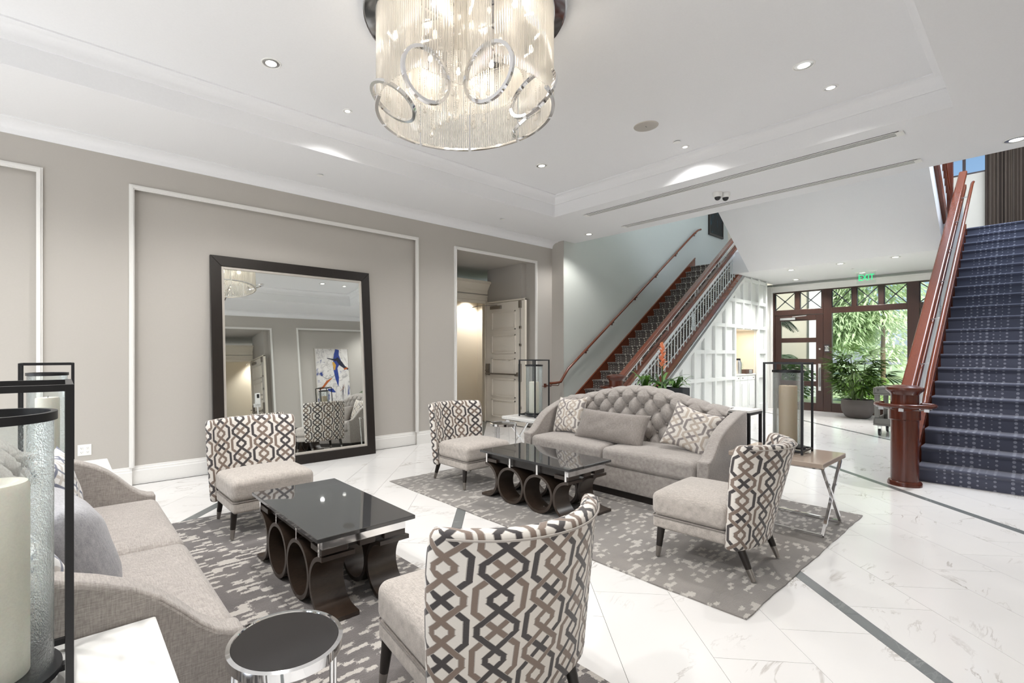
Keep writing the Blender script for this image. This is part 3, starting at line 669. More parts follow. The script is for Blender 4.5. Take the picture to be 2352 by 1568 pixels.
for b_, a_ in TR:
    a, b = min(a_, b_), max(a_, b_)
    px_panes(gw, 'transom_pane', a, b, 2.6, 3.045)
    m = MB(); m.bar((XG - .02, a, 2.60), (XG - .02, b, 3.045), .02, .018, (1, 0, 0)).bar((XG - .02, a, 3.045), (XG - .02, b, 2.60), .02, .018, (1, 0, 0)); m.cbox((XG - .024, (a + b) / 2, 2.8225), (.02, .045, .045))
    for y in (a + .007, b - .007): m.box(XG - .03, y - .007, 2.6, XG - .01, y + .007, 3.045)
    part('cross_muntin', m, 'dark_trim', gw)
px_panes(gw, 'window_pane', 1.972, 3.349, .22, 2.46)
part('casing', MB().box(XG - .09, 4.62, 0, XG - .02, 4.79, 3.26).box(XG - .09, .55, 3.075, XG - .02, 4.62, 3.22).box(XG - .11, .55, 3.2, XG - .02, 4.79, 3.235).box(XG - .11, 4.64, 0, XG - .09, 4.67, 3.2), 'white_paint', gw, bevel=.006)
struct('wall_entrance', MB().box(XG - .02, .5, 3.075, XG + .2, 4.9, ZH).box(XG - .02, 4.62, 0, XG + .2, 4.9, 3.1).box(XG - .02, .5, 0, XG + .2, .70, 3.1), 'stair_paint')
struct('wall_hall_right', MB().prism([(8.0, 0), (XG, 0), (XG, ZH), (12.5, ZH), (8.0, nz(8.0) - .15)], 'y', 1.0, 1.045), 'panel_paint')
def entry_door(nm, y0, y1, hinge):
    d = D.objects.new(nm, None); COL.objects.link(d); d['kind'] = 'structure'
    s0, s1 = y0 + .15, y1 - .135
    if hinge < 0: s0, s1 = y0 + .135, y1 - .15
    fr = MB(); fr.box(XG - .045, y0, 0, XG + .02, s0, 2.455).box(XG - .045, s1, 0, XG + .02, y1, 2.455)
    zs = [(0, .202), (.626, .751), (1.178, 1.319), (1.741, 1.861), (2.305, 2.455)]
    for a, b in zs: fr.box(XG - .044, s0, a, XG + .019, s1, b)
    part('door_frame', fr, 'brown_frame', d, bevel=.004)
    for k in range(4): px_panes(d, 'pane', s0, s1, zs[k][1], zs[k + 1][0], XG - .012)
    yp = y0 + .07 if hinge > 0 else y1 - .07
    part('pull_handle', MB().box(XG - .062, yp - .028, .52, XG - .045, yp + .028, 1.2).tube([(XG - .06, yp, .62), (XG - .12, yp, .64), (XG - .12, yp, 1.08), (XG - .06, yp, 1.1)], .014, 8), 'steel', d, smooth=40)
    part('lock', MB().cyl((XG - .055, yp, 1.57), (XG - .044, yp, 1.57), .02, n=16), 'steel', d)
    yc = y1 - .3 if hinge > 0 else y0 + .3
    part('door_closer', MB().box(XG - .11, yc - .17, 2.33, XG - .045, yc + .17, 2.39).bar((XG - .09, yc - .1, 2.41), (XG - .12, yc - .42, 2.425), .02, .02), 'steel', d, bevel=.005)
    pl = part('notice_plate', MB().box(XG - .05, yp - .26, 1.49, XG - .046, yp - .13, 1.68) if False else MB().box(XG - .066, 3.39, 1.49, XG - .06, 3.50, 1.68), 'dark_plastic', d) if hinge > 0 else None
    if pl:
        for k in range(4): part('text_line', MB().box(XG - .0675, 3.405 + .008 * (k % 2), 1.52 + .036 * k, XG - .066, 3.485 - .006 * (k % 3), 1.534 + .036 * k), 'white_plastic', pl)
    return d
entry_door('door_1', 3.525, 4.572, 1); entry_door('door_2', .745, 1.765, -1)

# ------------------------------------------------------------------ doorway recess in the left wall, and its twin on the right
def recess(s, yw, x0, x1, tag_, nm):
    """s = +1: recess goes towards +y from the wall face yw"""
    Y = lambda d: yw + s * d
    def bx(m, a, d0, c, b, d1, e): return m.box(a, Y(d0), c, b, Y(d1), e)
    m = MB(); bx(m, x0 - .15, .25, 0, x0, 1.6, 3.4); bx(m, x1 - .13, .25, 0, x1 + .15, 1.25, 3.4); bx(m, x0 - .4, .25, 3.25, x1 + 1.0, 2.8, 3.4)
    struct('wall_recess_' + tag_, m, 'wall_paint')
    m = MB(); bx(m, x0 - .15, 1.25, 2.54, x1 + .15, 1.4, 2.98); struct('wall_header_' + tag_, m, 'wall_paint')
    m = MB(); m.prism([(Y(1.25), 2.98), (Y(1.25), 2.72), (Y(1.235), 2.72), (Y(1.225), 2.80), (Y(1.15), 2.93), (Y(1.12), 2.94), (Y(1.12), 2.985)], 'x', x0 - .01, x1 - .14)
    m.prism([(Y(1.25), 2.52), (Y(1.25), 2.70), (Y(1.225), 2.70), (Y(1.225), 2.66), (Y(1.235), 2.65), (Y(1.235), 2.59), (Y(1.225), 2.58), (Y(1.225), 2.52)], 'x', x0 - .01, x1 - .14)
    struct('trim_9' if s > 0 else 'trim_10', m, 'cream_paint')
    # lit corridor beyond
    m = MB(); bx(m, x0 - .2, 2.6, 0, x1 + .9, 2.7, 3.0); bx(m, x0 - .3, 1.4, 0, x0 - .2, 2.7, 3.0); bx(m, x1 + .8, 1.4, 0, x1 + .9, 2.7, 3.0); bx(m, x0 - .3, 1.4, 2.9, x1 + .9, 2.7, 3.0); bx(m, x1 - .14, 1.25, 0, x1 + .9, 1.4, 3.0)
    struct('wall_corridor_' + tag_, m, 'cream_paint')
    lamp('SPOT', 'corridor_light', (x1 + .42, Y(2.25), 2.85), 120, (1, .95, .88), (R(14) * s, 0, 0), spot_size=R(105), spot_blend=.6, shadow_soft_size=.06)
    # the panelled door stands open against the side of the recess
    d = D.objects.new(nm, None); COL.objects.link(d); d['kind'] = 'structure'
    xf = x1 - .19; W0, W1 = .14, 1.22
    lf = MB(); bx(lf, xf, W0, .012, xf + .05, W1, 2.51); part('door_leaf', lf, 'door_paint', d, bevel=.004)
    for z0, z1 in ((.14, .50), (.56, .94), (1.04, 1.32) if False else (1.0, 1.36), (1.46, 1.84), (1.94, 2.32)):
        p = MB(); a, b = W0 + .22, W1 - .18
        for aa, bb, c0, c1 in ((a, b, z0, z0 + .02), (a, b, z1 - .02, z1), (a, a + .02, z0, z1), (b - .02, b, z0, z1)): bx(p, xf - .02, aa, c0, xf, bb, c1)
        bx(p, xf - .008, a + .05, z0 + .05, xf, b - .05, z1 - .05); part('door_panel', p, 'door_paint', d)
    q = MB(); bx(q, xf - .03, W1 + .01, 0, xf + .05, W1 + .03, 2.53); bx(q, xf - .005, W0 - .03, 0, xf + .05, W0 - .005, 2.54); bx(q, xf - .02, W0 - .03, 2.515, xf + .05, W1 + .03, 2.545); part('door_jamb', q, 'cream_paint', d)
    q = MB(); bx(q, xf - .055, .9, 1.02, xf - .03, W1 - .02, 1.05); bx(q, xf - .055, W0 + .12, 1.02, xf - .03, .9, 1.05); bx(q, xf - .06, W0 + .1, 1.0, xf, W0 + .15, 1.08)
    part('crash_bar', q, 'pewter', d, bevel=.004)
    q = MB(); bx(q, xf - .045, W1 - .12, 1.0, xf, W1 - .03, 1.24); q.tube([(xf - .045, Y(W1 - .08), 1.1), (xf - .10, Y(W1 - .08), 1.1), (xf - .10, Y(W1 - .2), 1.1)], .012, 8); part('lever_handle', q, 'pewter', d, smooth=40)
    q = MB(); bx(q, xf - .05, .75, 2.38, xf, 1.06, 2.45); q.bar((xf - .04, Y(.85), 2.46), (xf - .10, Y(1.3), 2.475), .025, .012).bar((xf - .10, Y(1.3), 2.475), (xf - .04, Y(1.62), 2.47), .03, .014); part('door_closer', q, 'pewter', d, bevel=.006)
    q = MB().cyl((xf - .02, Y(W0 + .08), .2), (xf - .02, Y(W0 + .08), 2.46), .008); bx(q, xf - .045, W0 + .055, 2.36, xf, W0 + .105, 2.5); bx(q, xf - .045, W0 + .055, .9, xf, W0 + .105, 1.25)
    for z in (.35, 1.6, 1.95): bx(q, xf - .03, W0 + .06, z, xf, W0 + .1, z + .05)
    part('vertical_rod', q, 'pewter', d, smooth=40)
recess(1, YL, DW[0], DW[1], 'left', 'door_3'); recess(-1, YR, QD[0] + .0, QD[1], 'right', 'door_4')

# ------------------------------------------------------------------ big standing mirror leaning on the left wall
mr = thing('leaning_mirror', 'huge black framed mirror leaning against the beige panel of the left wall', 'mirror', (2.47, 6.155, 0))
mr.rotation_euler = (R(-4.45), 0, 0)
MW, MHt, FWd = 2.16, 2.655, .125
m = MB(); hw = MW / 2
for a, b, c, d in ((-hw, -hw + FWd, 0, MHt), (hw - FWd, hw, 0, MHt)): m.prism([(a, c), (b, c + FWd if a < 0 else c), (b, d - FWd if a < 0 else d), (a, d)] if a < 0 else [(a, c + FWd), (b, c), (b, d), (a, d - FWd)], 'y', 0, .055)
m.prism([(-hw, 0), (hw, 0), (hw - FWd, FWd), (-hw + FWd, FWd)], 'y', 0, .055); m.prism([(-hw + FWd, MHt - FWd), (hw - FWd, MHt - FWd), (hw, MHt), (-hw, MHt)], 'y', 0, .055)
part('frame', m, 'espresso', mr, bevel=.004)
a = hw - FWd; m = MB()
for x0, x1, z0, z1 in ((-a, -a + .03, FWd, MHt - FWd), (a - .03, a, FWd, MHt - FWd), (-a + .03, a - .03, FWd, FWd + .03), (-a + .03, a - .03, MHt - FWd - .03, MHt - FWd)): m.box(x0, .012, z0, x1, .045, z1)
part('silver_liner', m, 'silver_leaf', mr, bevel=.003)
part('glass', MB().box(-a + .03, .03, FWd + .03, a - .03, .036, MHt - FWd - .03), 'mirror_glass', mr)
part('backing', MB().box(-a, .046, FWd - .02, a, .054, MHt - FWd + .02), 'espresso', mr)

# ------------------------------------------------------------------ rugs
def rug(label, x0, x1, y0, y1, mat, rz=0):
    nx, ny = 30, 40; w, h = x1 - x0, y1 - y0; rnd = random.Random(label); m = MB()
    def wav(t, k): return .003 * math.sin(t * 9 + k) + .002 * math.sin(t * 23 + 2 * k)
    def P(u, v, z):
        x = (u - .5) * w + (wav(v * 3, 1) if u in (0, 1) else 0); y = (v - .5) * h + (wav(u * 3, 4) if v in (0, 1) else 0)
        return (x, y, z)
    m.grid(lambda u, v: P(u, v, .013 if 0 < u < 1 and 0 < v < 1 else .009), nx, ny)
    ed = [(i / nx, 0) for i in range(nx)] + [(1, j / ny) for j in range(ny)] + [(1 - i / nx, 1) for i in range(nx)] + [(0, 1 - j / ny) for j in range(ny)]
    vs = [P(u, v, .009) for u, v in ed] + [P(u, v, .0005) for u, v in ed]; n = len(ed)
    m.add(vs, [(n + i, n + (i + 1) % n, (i + 1) % n, i) for i in range(n)])
    o = tag(part('area_rug', m, mat, None, smooth=60, loc=((x0 + x1) / 2, (y0 + y1) / 2, 0), rot=(0, 0, rz)), label, 'rug')
rug('dark grey patterned rug with white flecks under the nearer coffee table', -.79, 1.865, 1.03, 4.69, 'rug_dark')
rug('taupe grey flecked rug under the farther coffee table and tufted sofa', 2.885, 5.545, 1.03, 4.705, 'rug_light')

# ------------------------------------------------------------------ slipper chairs
def make_chair():
    t = thing('slipper_chair', '', 'chair', (0, 0, 0), 0, 'trellis slipper chairs')
    # local: seat opens towards -y, back at +y
    part('seat_rail', MB().rbox((0, -.08, .243), (.322, .245, .043), .02, 2, 3), 'linen_chair', t, smooth=50)
    m = MB().rbox((0, -.082, .37), (.332, .252, .085), .05, 4, 8, dome=.035)
    part('seat_cushion', m, 'linen_chair', t, smooth=60)
    m = MB(); pts = [(x, y, .288) for x, y in ((-.34, .25), (-.34, -.325), (.34, -.325), (.34, .25))]
    m.tube([(-.324, .15, .287), (-.324, -.31, .287), (-.308, -.326, .287), (.308, -.326, .287), (.324, -.31, .287), (.324, .15, .287)], .005, 6); part('piping', m, 'linen_dark', t, smooth=60)
    hw, th, n = .355, .085, 18
    def section(z, k=1.0, lift=0.0):
        yc = .225 + .15 * (max(0.0, z - .2) / .66) ** 1.1; w = hw * (.93 + .07 * min(1, (z - .2) / .4)); P = []; sg = .075 + .08 * max(0.0, min(1.0, (z - .25) / .5))
        for i in range(n + 1):
            u = -1 + 2 * i / n; P.append((w * u, yc + th * .5 * (1 + k) - sg * abs(u) ** 2.2, z + lift * 0))
        for q in range(1, 4):
            a = PI * q / 4; P.append((w + th * .35 * k * math.sin(a), yc - sg + th * .5 + th * .5 * k * math.cos(a), z))
        for i in range(n + 1):
            u = 1 - 2 * i / n; P.append((w * u, yc + th * .5 * (1 - k) - sg * abs(u) ** 2.2, z))
        for q in range(1, 4):
            a = PI + PI * q / 4; P.append((-w - th * .35 * k * abs(math.sin(a)), yc - sg + th * .5 + th * .5 * k * math.cos(a), z))
        return P
    lev = [(.19, .8), (.2, 1)] + [(.2 + .62 * q / 12, 1) for q in range(1, 13)] + [(.842, .93), (.857, .72), (.863, .4)]
    rings = [section(z, k) for z, k in lev]; m = MB(); L = len(rings[0])
    arc = [0]
    for i in range(1, L + 1): arc.append(arc[-1] + math.dist(rings[8][i % L], rings[8][i - 1]))
    vv = [0]
    for q in range(1, len(rings)): vv.append(vv[-1] + math.dist(rings[q][n // 2], rings[q - 1][n // 2]))
    half = arc[n // 2]; off = .285 - half                # centre a motif on the back
    fs = []; uv = []
    for q in range(len(rings) - 1):
        for i in range(L):
            j = (i + 1) % L; fs.append((q * L + i, q * L + j, q * L + L + j, q * L + L + i))
            uv.append([(arc[i] + off, vv[q]), (arc[i + 1] + off, vv[q]), (arc[i + 1] + off, vv[q + 1]), (arc[i] + off, vv[q + 1])])
    top = (len(rings) - 1) * L
    for i in range(n):
        a, b = top + i, top + i + 1; c, d = top + (n + 4) + (n - i - 1), top + (n + 4) + (n - i)
        fs.append((a, b, c, d)); uv.append([(arc[i] + off, vv[-1]), (arc[i + 1] + off, vv[-1]), (arc[i + 1] + off, vv[-1] + .03), (arc[i] + off, vv[-1] + .03)])
    for base in (n, n + 4 + n):
        ids = [top + (base + q) % L for q in range(5)]; fs.append(tuple(ids)); uv.append([(arc[(base + q) % L] + off, vv[-1]) for q in range(5)])
    fs.append(tuple(reversed(range(L)))); uv.append([(0, 0)] * L)
    m.add([p for r in rings for p in r], fs, uv)
    part('backrest', m, 'trellis_chair', t, smooth=55)
    m = MB(); sec = section(.845, .97); m.tube([(p[0] * 1.004, p[1] + .003, .838) for p in sec[:n + 1]], .004, 6); part('back_piping', m, 'trellis_chair', t, smooth=60)
    for sx in (-1, 1):
        for fy, x, y0, y1 in ((0, .30, -.27, -.285), (1, .27, .22, .30)):
            xx = sx * (x + .02 * (1 - fy)); p0 = Vector((sx * x, y0, .205)); p1 = Vector((xx, y1, .004)); pm = p0.lerp(p1, .64)
            l = part('leg', MB().tube([p0, pm], [.026, .02], 16), 'espresso', t, smooth=40)
            part('ferrule', MB().tube([pm, p1 + Vector((0, 0, .0005))], [.0205, .0145], 16), 'pewter', l, smooth=40)
    return t
ch = make_chair()
G = 'trellis slipper chairs'; zr = .0135; zc_ = .0165
spots = [((1.335, 4.25, zc_), R(1), 'slipper chair in front of the leaning mirror, its seat facing the nearer coffee table'),
         ((1.345, 1.47, zc_), R(173), 'large foreground slipper chair seen from behind beside the round black stool'),
         ((3.61, 4.15, zc_), R(0), 'slipper chair by the doorway wall at the left end of the farther coffee table'),
         ((3.615, 1.47, zc_), R(183.4), 'slipper chair seen from behind at right, in front of the taupe side table')]
ch.location = spots[0][0]; ch.rotation_euler = (0, 0, spots[0][1]); ch['label'] = spots[0][2]
for l, r, lb in spots[1:]: dup(ch, l, r, lb, G)

# ------------------------------------------------------------------ coffee tables: black glass over bronze rings
def make_table():
    t = thing('coffee_table', '', 'table', (0, 0, 0), 0, 'black glass coffee tables')
    W_, L_ = .31, .555
    part('glass_top', MB().box(-W_, -L_, .443, W_, L_, .466), 'black_glass', t, bevel=.003)
    for s in (-1, 1):
        part('mirror_apron', MB().box(-.265, s * .495, .385, .265, s * .512, .443), 'chrome', t, bevel=.002)
        for x0, x1 in ((-.265, -.11), (-.04, .06), (.12, .265)): part('corbel', MB().box(x0, s * .36, .352, x1, s * .512, .385), 'bronze_wood', t, bevel=.003)
        for y in (-.49, -.17, .17, .49): part('chrome_post', MB().box(s * .262, y - .009, .345, s * .275, y + .009, .443), 'chrome', t)
    part('inner_frame', MB().box(-.24, -.49, .36, .24, .49, .442), 'espresso', t)
    ro, ri, zc = .172, .148, .173
    def ring(y, x0, x1):
        m = MB(); n = 40; a = [2 * PI * k / n for k in range(n)]
        vs = []; fs = []
        for x in (x0, x1):
            for r in (ro, ri): vs += [(x, y + r * math.cos(k), zc + r * math.sin(k)) for k in a]
        for k in range(n):
            j = (k + 1) % n; A, B, Cc, Dd = 0, n, 2 * n, 3 * n
            fs += [(A + k, A + j, B + j, B + k)[::1], (Cc + k, Dd + k, Dd + j, Cc + j), (A + k, Cc + k, Cc + j, A + j), (B + k, B + j, Dd + j, Dd + k)]
        m.add(vs, fs); return m
    def curve(y, sg, x0, x1):
        """half ring opening outwards, its foot swept flat"""
        a = [PI / 2 - PI * k / 24 for k in range(25)]
        o = [(y - sg * ro * math.cos(k) * 1.0, zc + (ro) * math.sin(k)) for k in a]; i_ = [(y - sg * ri * math.cos(k), zc + ri * math.sin(k)) for k in a]
        # outer and inner swap roles: the band bulges towards the table's middle
        o = [(y, zc + ro)] + o[1:-2] + [(y + sg * .01, .004), (y + sg * .05, .002)]; i_ = [(y, zc + ri)] + i_[1:-2] + [(y + sg * .01, .026), (y + sg * .05, .024)]
        m = MB(); poly = o + i_[::-1]; n = len(o); vs = []; fs = []
        for x in (x0, x1): vs += [(x, p[0], p[1]) for p in o] + [(x, p[0], p[1]) for p in i_]
        for k in range(n - 1):
            fs += [(k, k + 1, n + k + 1, n + k), (2 * n + k, 3 * n + k, 3 * n + k + 1, 2 * n + k + 1), (k, 2 * n + k, 2 * n + k + 1, k + 1), (n + k, n + k + 1, 3 * n + k + 1, 3 * n + k)]
        fs += [(0, n, 3 * n, 2 * n), (n - 1, 3 * n - 1, 4 * n - 1, 2 * n - 1)]
        m.add(vs, fs); return m
    def fix(o):
        bm = bmesh.new(); bm.from_mesh(o.data); bmesh.ops.recalc_face_normals(bm, faces=bm.faces); bm.to_mesh(o.data); bm.free()
    for x0, x1 in ((-.27, -.07), (.09, .29)):
        for y in (-ro, ro): fix(part('ring', ring(y, x0, x1), 'bronze_wood', t, smooth=40))
        for sg in (-1, 1): fix(part('curved_leg', curve(sg * (3 * ro), sg, x0, x1), 'bronze_wood', t, smooth=40))
    return t
ct = make_table(); ct.location = (1.345, 2.955, zr); ct['label'] = 'nearer black glass coffee table on bronze rings on the dark flecked rug'
dup(ct, (3.60, 3.07, zr), 0, 'farther black glass coffee table on bronze rings in front of the tufted sofa')

# ------------------------------------------------------------------ sofas
def make_sofa():
    t = thing('tufted_sofa', '', 'sofa', (0, 0, 0), 0, 'tufted grey sofas')
    H = 1.065                                                     # half length; front faces -x
    part('plinth', MB().box(-.37, -H + .04, 0, .36, H - .04, .07), 'espresso', t)
    part('apron', MB().rbox((-.005, 0, .185), (.40, H - .012, .115), .012, 2, 4), 'linen', t, smooth=50)
    for s in (-1, 1): part('seat_cushion', MB().rbox((-.05, s * .4775, .388), (.385, .475, .096), .055, 4, 10, dome=.028), 'linen', t, smooth=60)
    prof = [(-.425, .50), (-.385, .505), (-.34, .525), (-.29, .565), (-.235, .625), (-.175, .683), (-.11, .727), (-.02, .768), (.08, .805), (.18, .838), (.28, .865), (.35, .877), (.42, .882)]
    for s in (-1, 1):
        a0, a1 = (H - .105, H) if s > 0 else (-H, -H + .105)
        o = part('arm', MB().prism([(.42, .07), (-.425, .07)] + prof, 'y', a0, a1), 'linen', t, smooth=35, bevel=.016, seg=3, ang=40)
        pr = MB().tube([(x, s * (H - .006), z - .012) for x, z in prof], .0045, 6); part('arm_piping', pr, 'linen_dark', o, smooth=60)
    def ztop(y): return .885 + .165 * max(0.0, .5 + .5 * math.cos(PI * min(1.0, abs(y) / (H - .1)))) ** .85
    ys = [-H + .02 + (2 * H - .04) * k / 40 for k in range(41)]
    vs = []; fs = []
    for x in (.30, .425): vs += [(x, y, .08) for y in ys] + [(x, y, ztop(y) - .035) for y in ys]
    n = len(ys)
    for k in range(n - 1): fs += [(k, n + k, n + k + 1, k + 1), (2 * n + k, 2 * n + k + 1, 3 * n + k + 1, 3 * n + k), (n + k, 3 * n + k, 3 * n + k + 1, n + k + 1)]
    fs += [(0, 2 * n, 3 * n, n), (n - 1, 2 * n - 1, 4 * n - 1, 3 * n - 1)]
    part('back_shell', MB().add(vs, fs), 'linen', t, smooth=50)
    A, B = .186, .23                                             # button lattice: columns, row pair height
    hy = H - .11
    def surf(u, v):
        y = -hy + 2 * hy * u; zt = ztop(y); Hh = zt - .44; s = v * (Hh + .16)           # arc length up the face, then over the top
        if s < Hh - .05: x, z, nx, nz_ = .17 + .10 * (s / Hh), .44 + s, -1, .18
        else:
            q = min(1.0, (s - Hh + .05) / .21); a = q * PI * .62
            x = .17 + .10 * ((Hh - .05) / Hh) + .075 * (1 - math.cos(a)) + .03 * q; z = zt - .05 + .052 * math.sin(a); nx, nz_ = -math.cos(a), math.sin(a)
        zz = zt - z if s < Hh else 0
        return y, s, Hh, x, z, nx, nz_
    def tuft(y, d):
        """puffs between fold lines; d = distance below the top edge"""
        p = y / A + d / B; q = y / A - d / B
        f = (abs(math.sin(PI * p)) ** .4) * (abs(math.sin(PI * q)) ** .4)
        return f - .55 * math.exp(-(((p - round(p)) ** 2 + (q - round(q)) ** 2) / .018))
    def fn(u, v):
        y, s, Hh, x, z, nx, nz_ = surf(u, v); d = (Hh - s) - .075
        edge = min(1, u / .02, (1 - u) / .02)
        h = .062 * (tuft(y, d) if d > -.09 else tuft(y, -.09) + 0) * edge
        if d < 0: h = .052 * ((1 - min(1, -d / .1)) * tuft(y, d) + min(1, -d / .1) * .75 * abs(math.sin(PI * y / A + PI / 2 * 0)) ** .3)
        return (x + nx * h, y, z + nz_ * h * .8)
    part('tufted_back', MB().grid(fn, 240, 84), 'linen', t, smooth=80)
    bmesh_btn = MB().lathe([(0, -.004), (.014, 0), (.012, .007), (0, .011)], 10).mesh('button', 'linen_dark', 60)
    for r in range(0, 5):
        d = r * B / 2; k = -6
        while k <= 6:
            y = (k + (.5 if r % 2 else 0)) * A; k += 1
            if abs(y) > hy - .04: continue
            zt = ztop(y); s = zt - .44 - .075 - d
            if s < .02: continue
            x = .17 + .10 * (s / (zt - .44)); link('button', bmesh_btn, t, (x - .004, y, .44 + s), (0, R(-80), 0))
    return t
sf = make_sofa(); sf.location = (4.72, 2.885, zr)
sf['label'] = 'grey tufted sofa with arched back facing the farther coffee table'
dup(sf, (.065, 2.795, zr), PI, 'grey sofa at far left, seen from its arm, facing the nearer coffee table', 'tufted grey sofas')

# ------------------------------------------------------------------ cushions
def pillow(label, cat_loc, size, rot, mat, thick=.075, ear=.10, group=None, uvoff=(0, 0)):
    hx, hy = size[0] / 2, size[1] / 2; m = MB(); n = 26
    rnd = random.Random(label); ph = [rnd.uniform(0, 6) for _ in range(4)]
    def P(u, v, s):
        a, b = 2 * u - 1, 2 * v - 1
        t = thick * (max(0.0, 1 - a ** 4) ** .6) * (max(0.0, 1 - b ** 4) ** .6)
        w = .004 * (math.sin(9 * a + ph[0]) * math.sin(7 * b + ph[1]))
        x = hx * a * (1 - ear * (1 - b * b) * .35); y = hy * b * (1 - ear * (1 - a * a))
        return (x, y, s * (t + w * (1 - a ** 4) * (1 - b ** 4)))
    for s in (1, -1):
        m.grid(lambda u, v: P(u, v, s) if s > 0 else P(1 - u, v, s), n, n, lambda u, v: (uvoff[0] + u * size[0], uvoff[1] + v * size[1]))
    o = part('throw_pillow', m, mat, None, smooth=70, loc=cat_loc, rot=rot)
    bm = bmesh.new(); bm.from_mesh(o.data); bmesh.ops.remove_doubles(bm, verts=bm.verts, dist=1e-5); bm.to_mesh(o.data); bm.free()
    return tag(o, label, 'pillow', group)
# local x runs along the pillow's width, y up, z out of its face; lean them on the back facing -x
def lean(tilt, yaw, roll=0):
    # pillow standing: y up, z towards -x, x towards +y
    Mx = Matrix(((0, 0, -1), (-1, 0, 0), (0, 1, 0)))
    m = Matrix.Rotation(yaw, 3, 'Z') @ Matrix.Rotation(tilt, 3, 'Y') @ Mx @ Matrix.Rotation(roll, 3, 'Z')
    return m.to_euler()
pillow('patterned square pillow at the left end of the tufted sofa', (4.72, 3.60, .715), (.44, .46), lean(R(20), R(-8), R(4)), 'trellis_pillow', .07, .16, 'patterned sofa pillows')
pillow('patterned square pillow leaning at the right end of the tufted sofa', (4.72, 2.16, .715), (.44, .46), lean(R(22), R(18), R(-18)), 'trellis_pillow', .07, .16, 'patterned sofa pillows', (.05, .1))
pillow('long plain grey lumbar pillow in the middle of the tufted sofa', (4.62, 2.98, .655), (.82, .37), lean(R(30), R(2), R(-1)), 'linen_dark', .095, .10)
def lean2(tilt, yaw, roll=0):
    m = Matrix.Rotation(PI, 3, 'Z') @ lean(tilt, yaw, roll).to_matrix(); return m.to_euler()
pillow('big plain pale grey pillow standing on the far left sofa', (.02, 2.38, .70), (.56, .45), lean2(R(18), R(10)), 'linen_grey', .12, .06)
pillow('blue and grey trellis pillow nearest the camera on the far left sofa', (-.06, 2.0, .685), (.42, .44), lean2(R(12), R(14)), 'trellis_blue', .07, .16, 'patterned pillows on the left sofa')
pillow('blue and grey trellis pillow at the wall end of the far left sofa', (-.01, 3.42, .70), (.44, .44), lean2(R(15), R(-12)), 'trellis_blue', .07, .16, 'patterned pillows on the left sofa')

# ------------------------------------------------------------------ side tables
def side_table(label, x0, x1, y0, y1, z, mat, axis='x', base=None):
    t = thing('side_table', label, 'table', ((x0 + x1) / 2, (y0 + y1) / 2, base if base is not None else 0))
    zb = base or 0; z -= zb; w, d = (x1 - x0) / 2, (y1 - y0) / 2
    part('table_top', MB().box(-w, -d, z - .04, w, d, z), mat, t, bevel=.006)
    part('under_plate', MB().box(-w + .04, -d + .03, z - .055, w - .04, d - .03, z - .04), 'chrome', t)
    xi = w - .075; yi = d - .02
    for s in (-1, 1):
        part('crossed_legs', MB().bar((-xi, s * yi, z - .05), (xi, s * yi, .008), .022, .022, (0, 1, 0)).bar((xi, s * (yi - .0015), z - .05), (-xi, s * (yi - .0015), .008), .022, .021, (0, 1, 0)), 'chrome', t)
        part('floor_bar', MB().box(s * xi - .011, -yi, 0, s * xi + .011, yi, .022), 'chrome', t)
    return t
side_table('glossy taupe side table on crossed chrome legs beside the right slipper chair', 4.54, 5.21, 1.08, 1.76, .60, 'lacquer_taupe', base=.0135)
side_table('white marble topped side table on crossed chrome legs left of the tufted sofa', 4.68, 5.34, 4.04, 4.71, .60, 'marble_top', base=.0135)
side_table('white side table in the bottom left corner under the big foreground lantern', -.44, .225, 1.07, 1.725, .648, 'lacquer_white', base=.0135)
side_table('white side table beyond the left sofa, near the wall outlet', -.40, .285, 4.05, 4.71, .62, 'lacquer_white', base=.0135)

def stool(label, x, y, z, r=.172, base=0.0):
    t = thing('drinks_table', label, 'table', (x, y, base), 0, 'round drinks tables'); z -= base
    part('glass_top', MB().lathe([(0, z - .012), (r - .014, z - .012), (r - .014, z - .001), (0, z - .001)], 48), 'stool_glass', t, smooth=40)
    part('chrome_band', MB().lathe([(r - .014, z - .03), (r, z - .03), (r + .001, z), (r - .012, z + .002), (r - .014, z - .002)], 64, cap=False), 'chrome', t, smooth=40)
    for k in range(3):
        a = 2 * PI * k / 3 - .9
        l = part('leg', MB(), 'chrome', t) if False else None
        for e in (-.07, .07): part('leg', MB().tube([((r - .012) * math.cos(a + e), (r - .012) * math.sin(a + e), z - .03), ((r - .012) * math.cos(a + e), (r - .012) * math.sin(a + e), .012)], .0065, 10), 'chrome', t, smooth=40)
    part('base_ring', MB().tube([((r - .012) * math.cos(2 * PI * k / 40), (r - .012) * math.sin(2 * PI * k / 40), .0075) for k in range(40)], .0072, 8, closed=True), 'chrome', t, smooth=40)
stool('round black topped chrome drinks table in the foreground beside the slipper chair', .545, 1.50, .56, base=.0135)
stool('small round black topped chrome drinks table in front of the marble side table', 4.44, 4.44, .555, base=.0135)

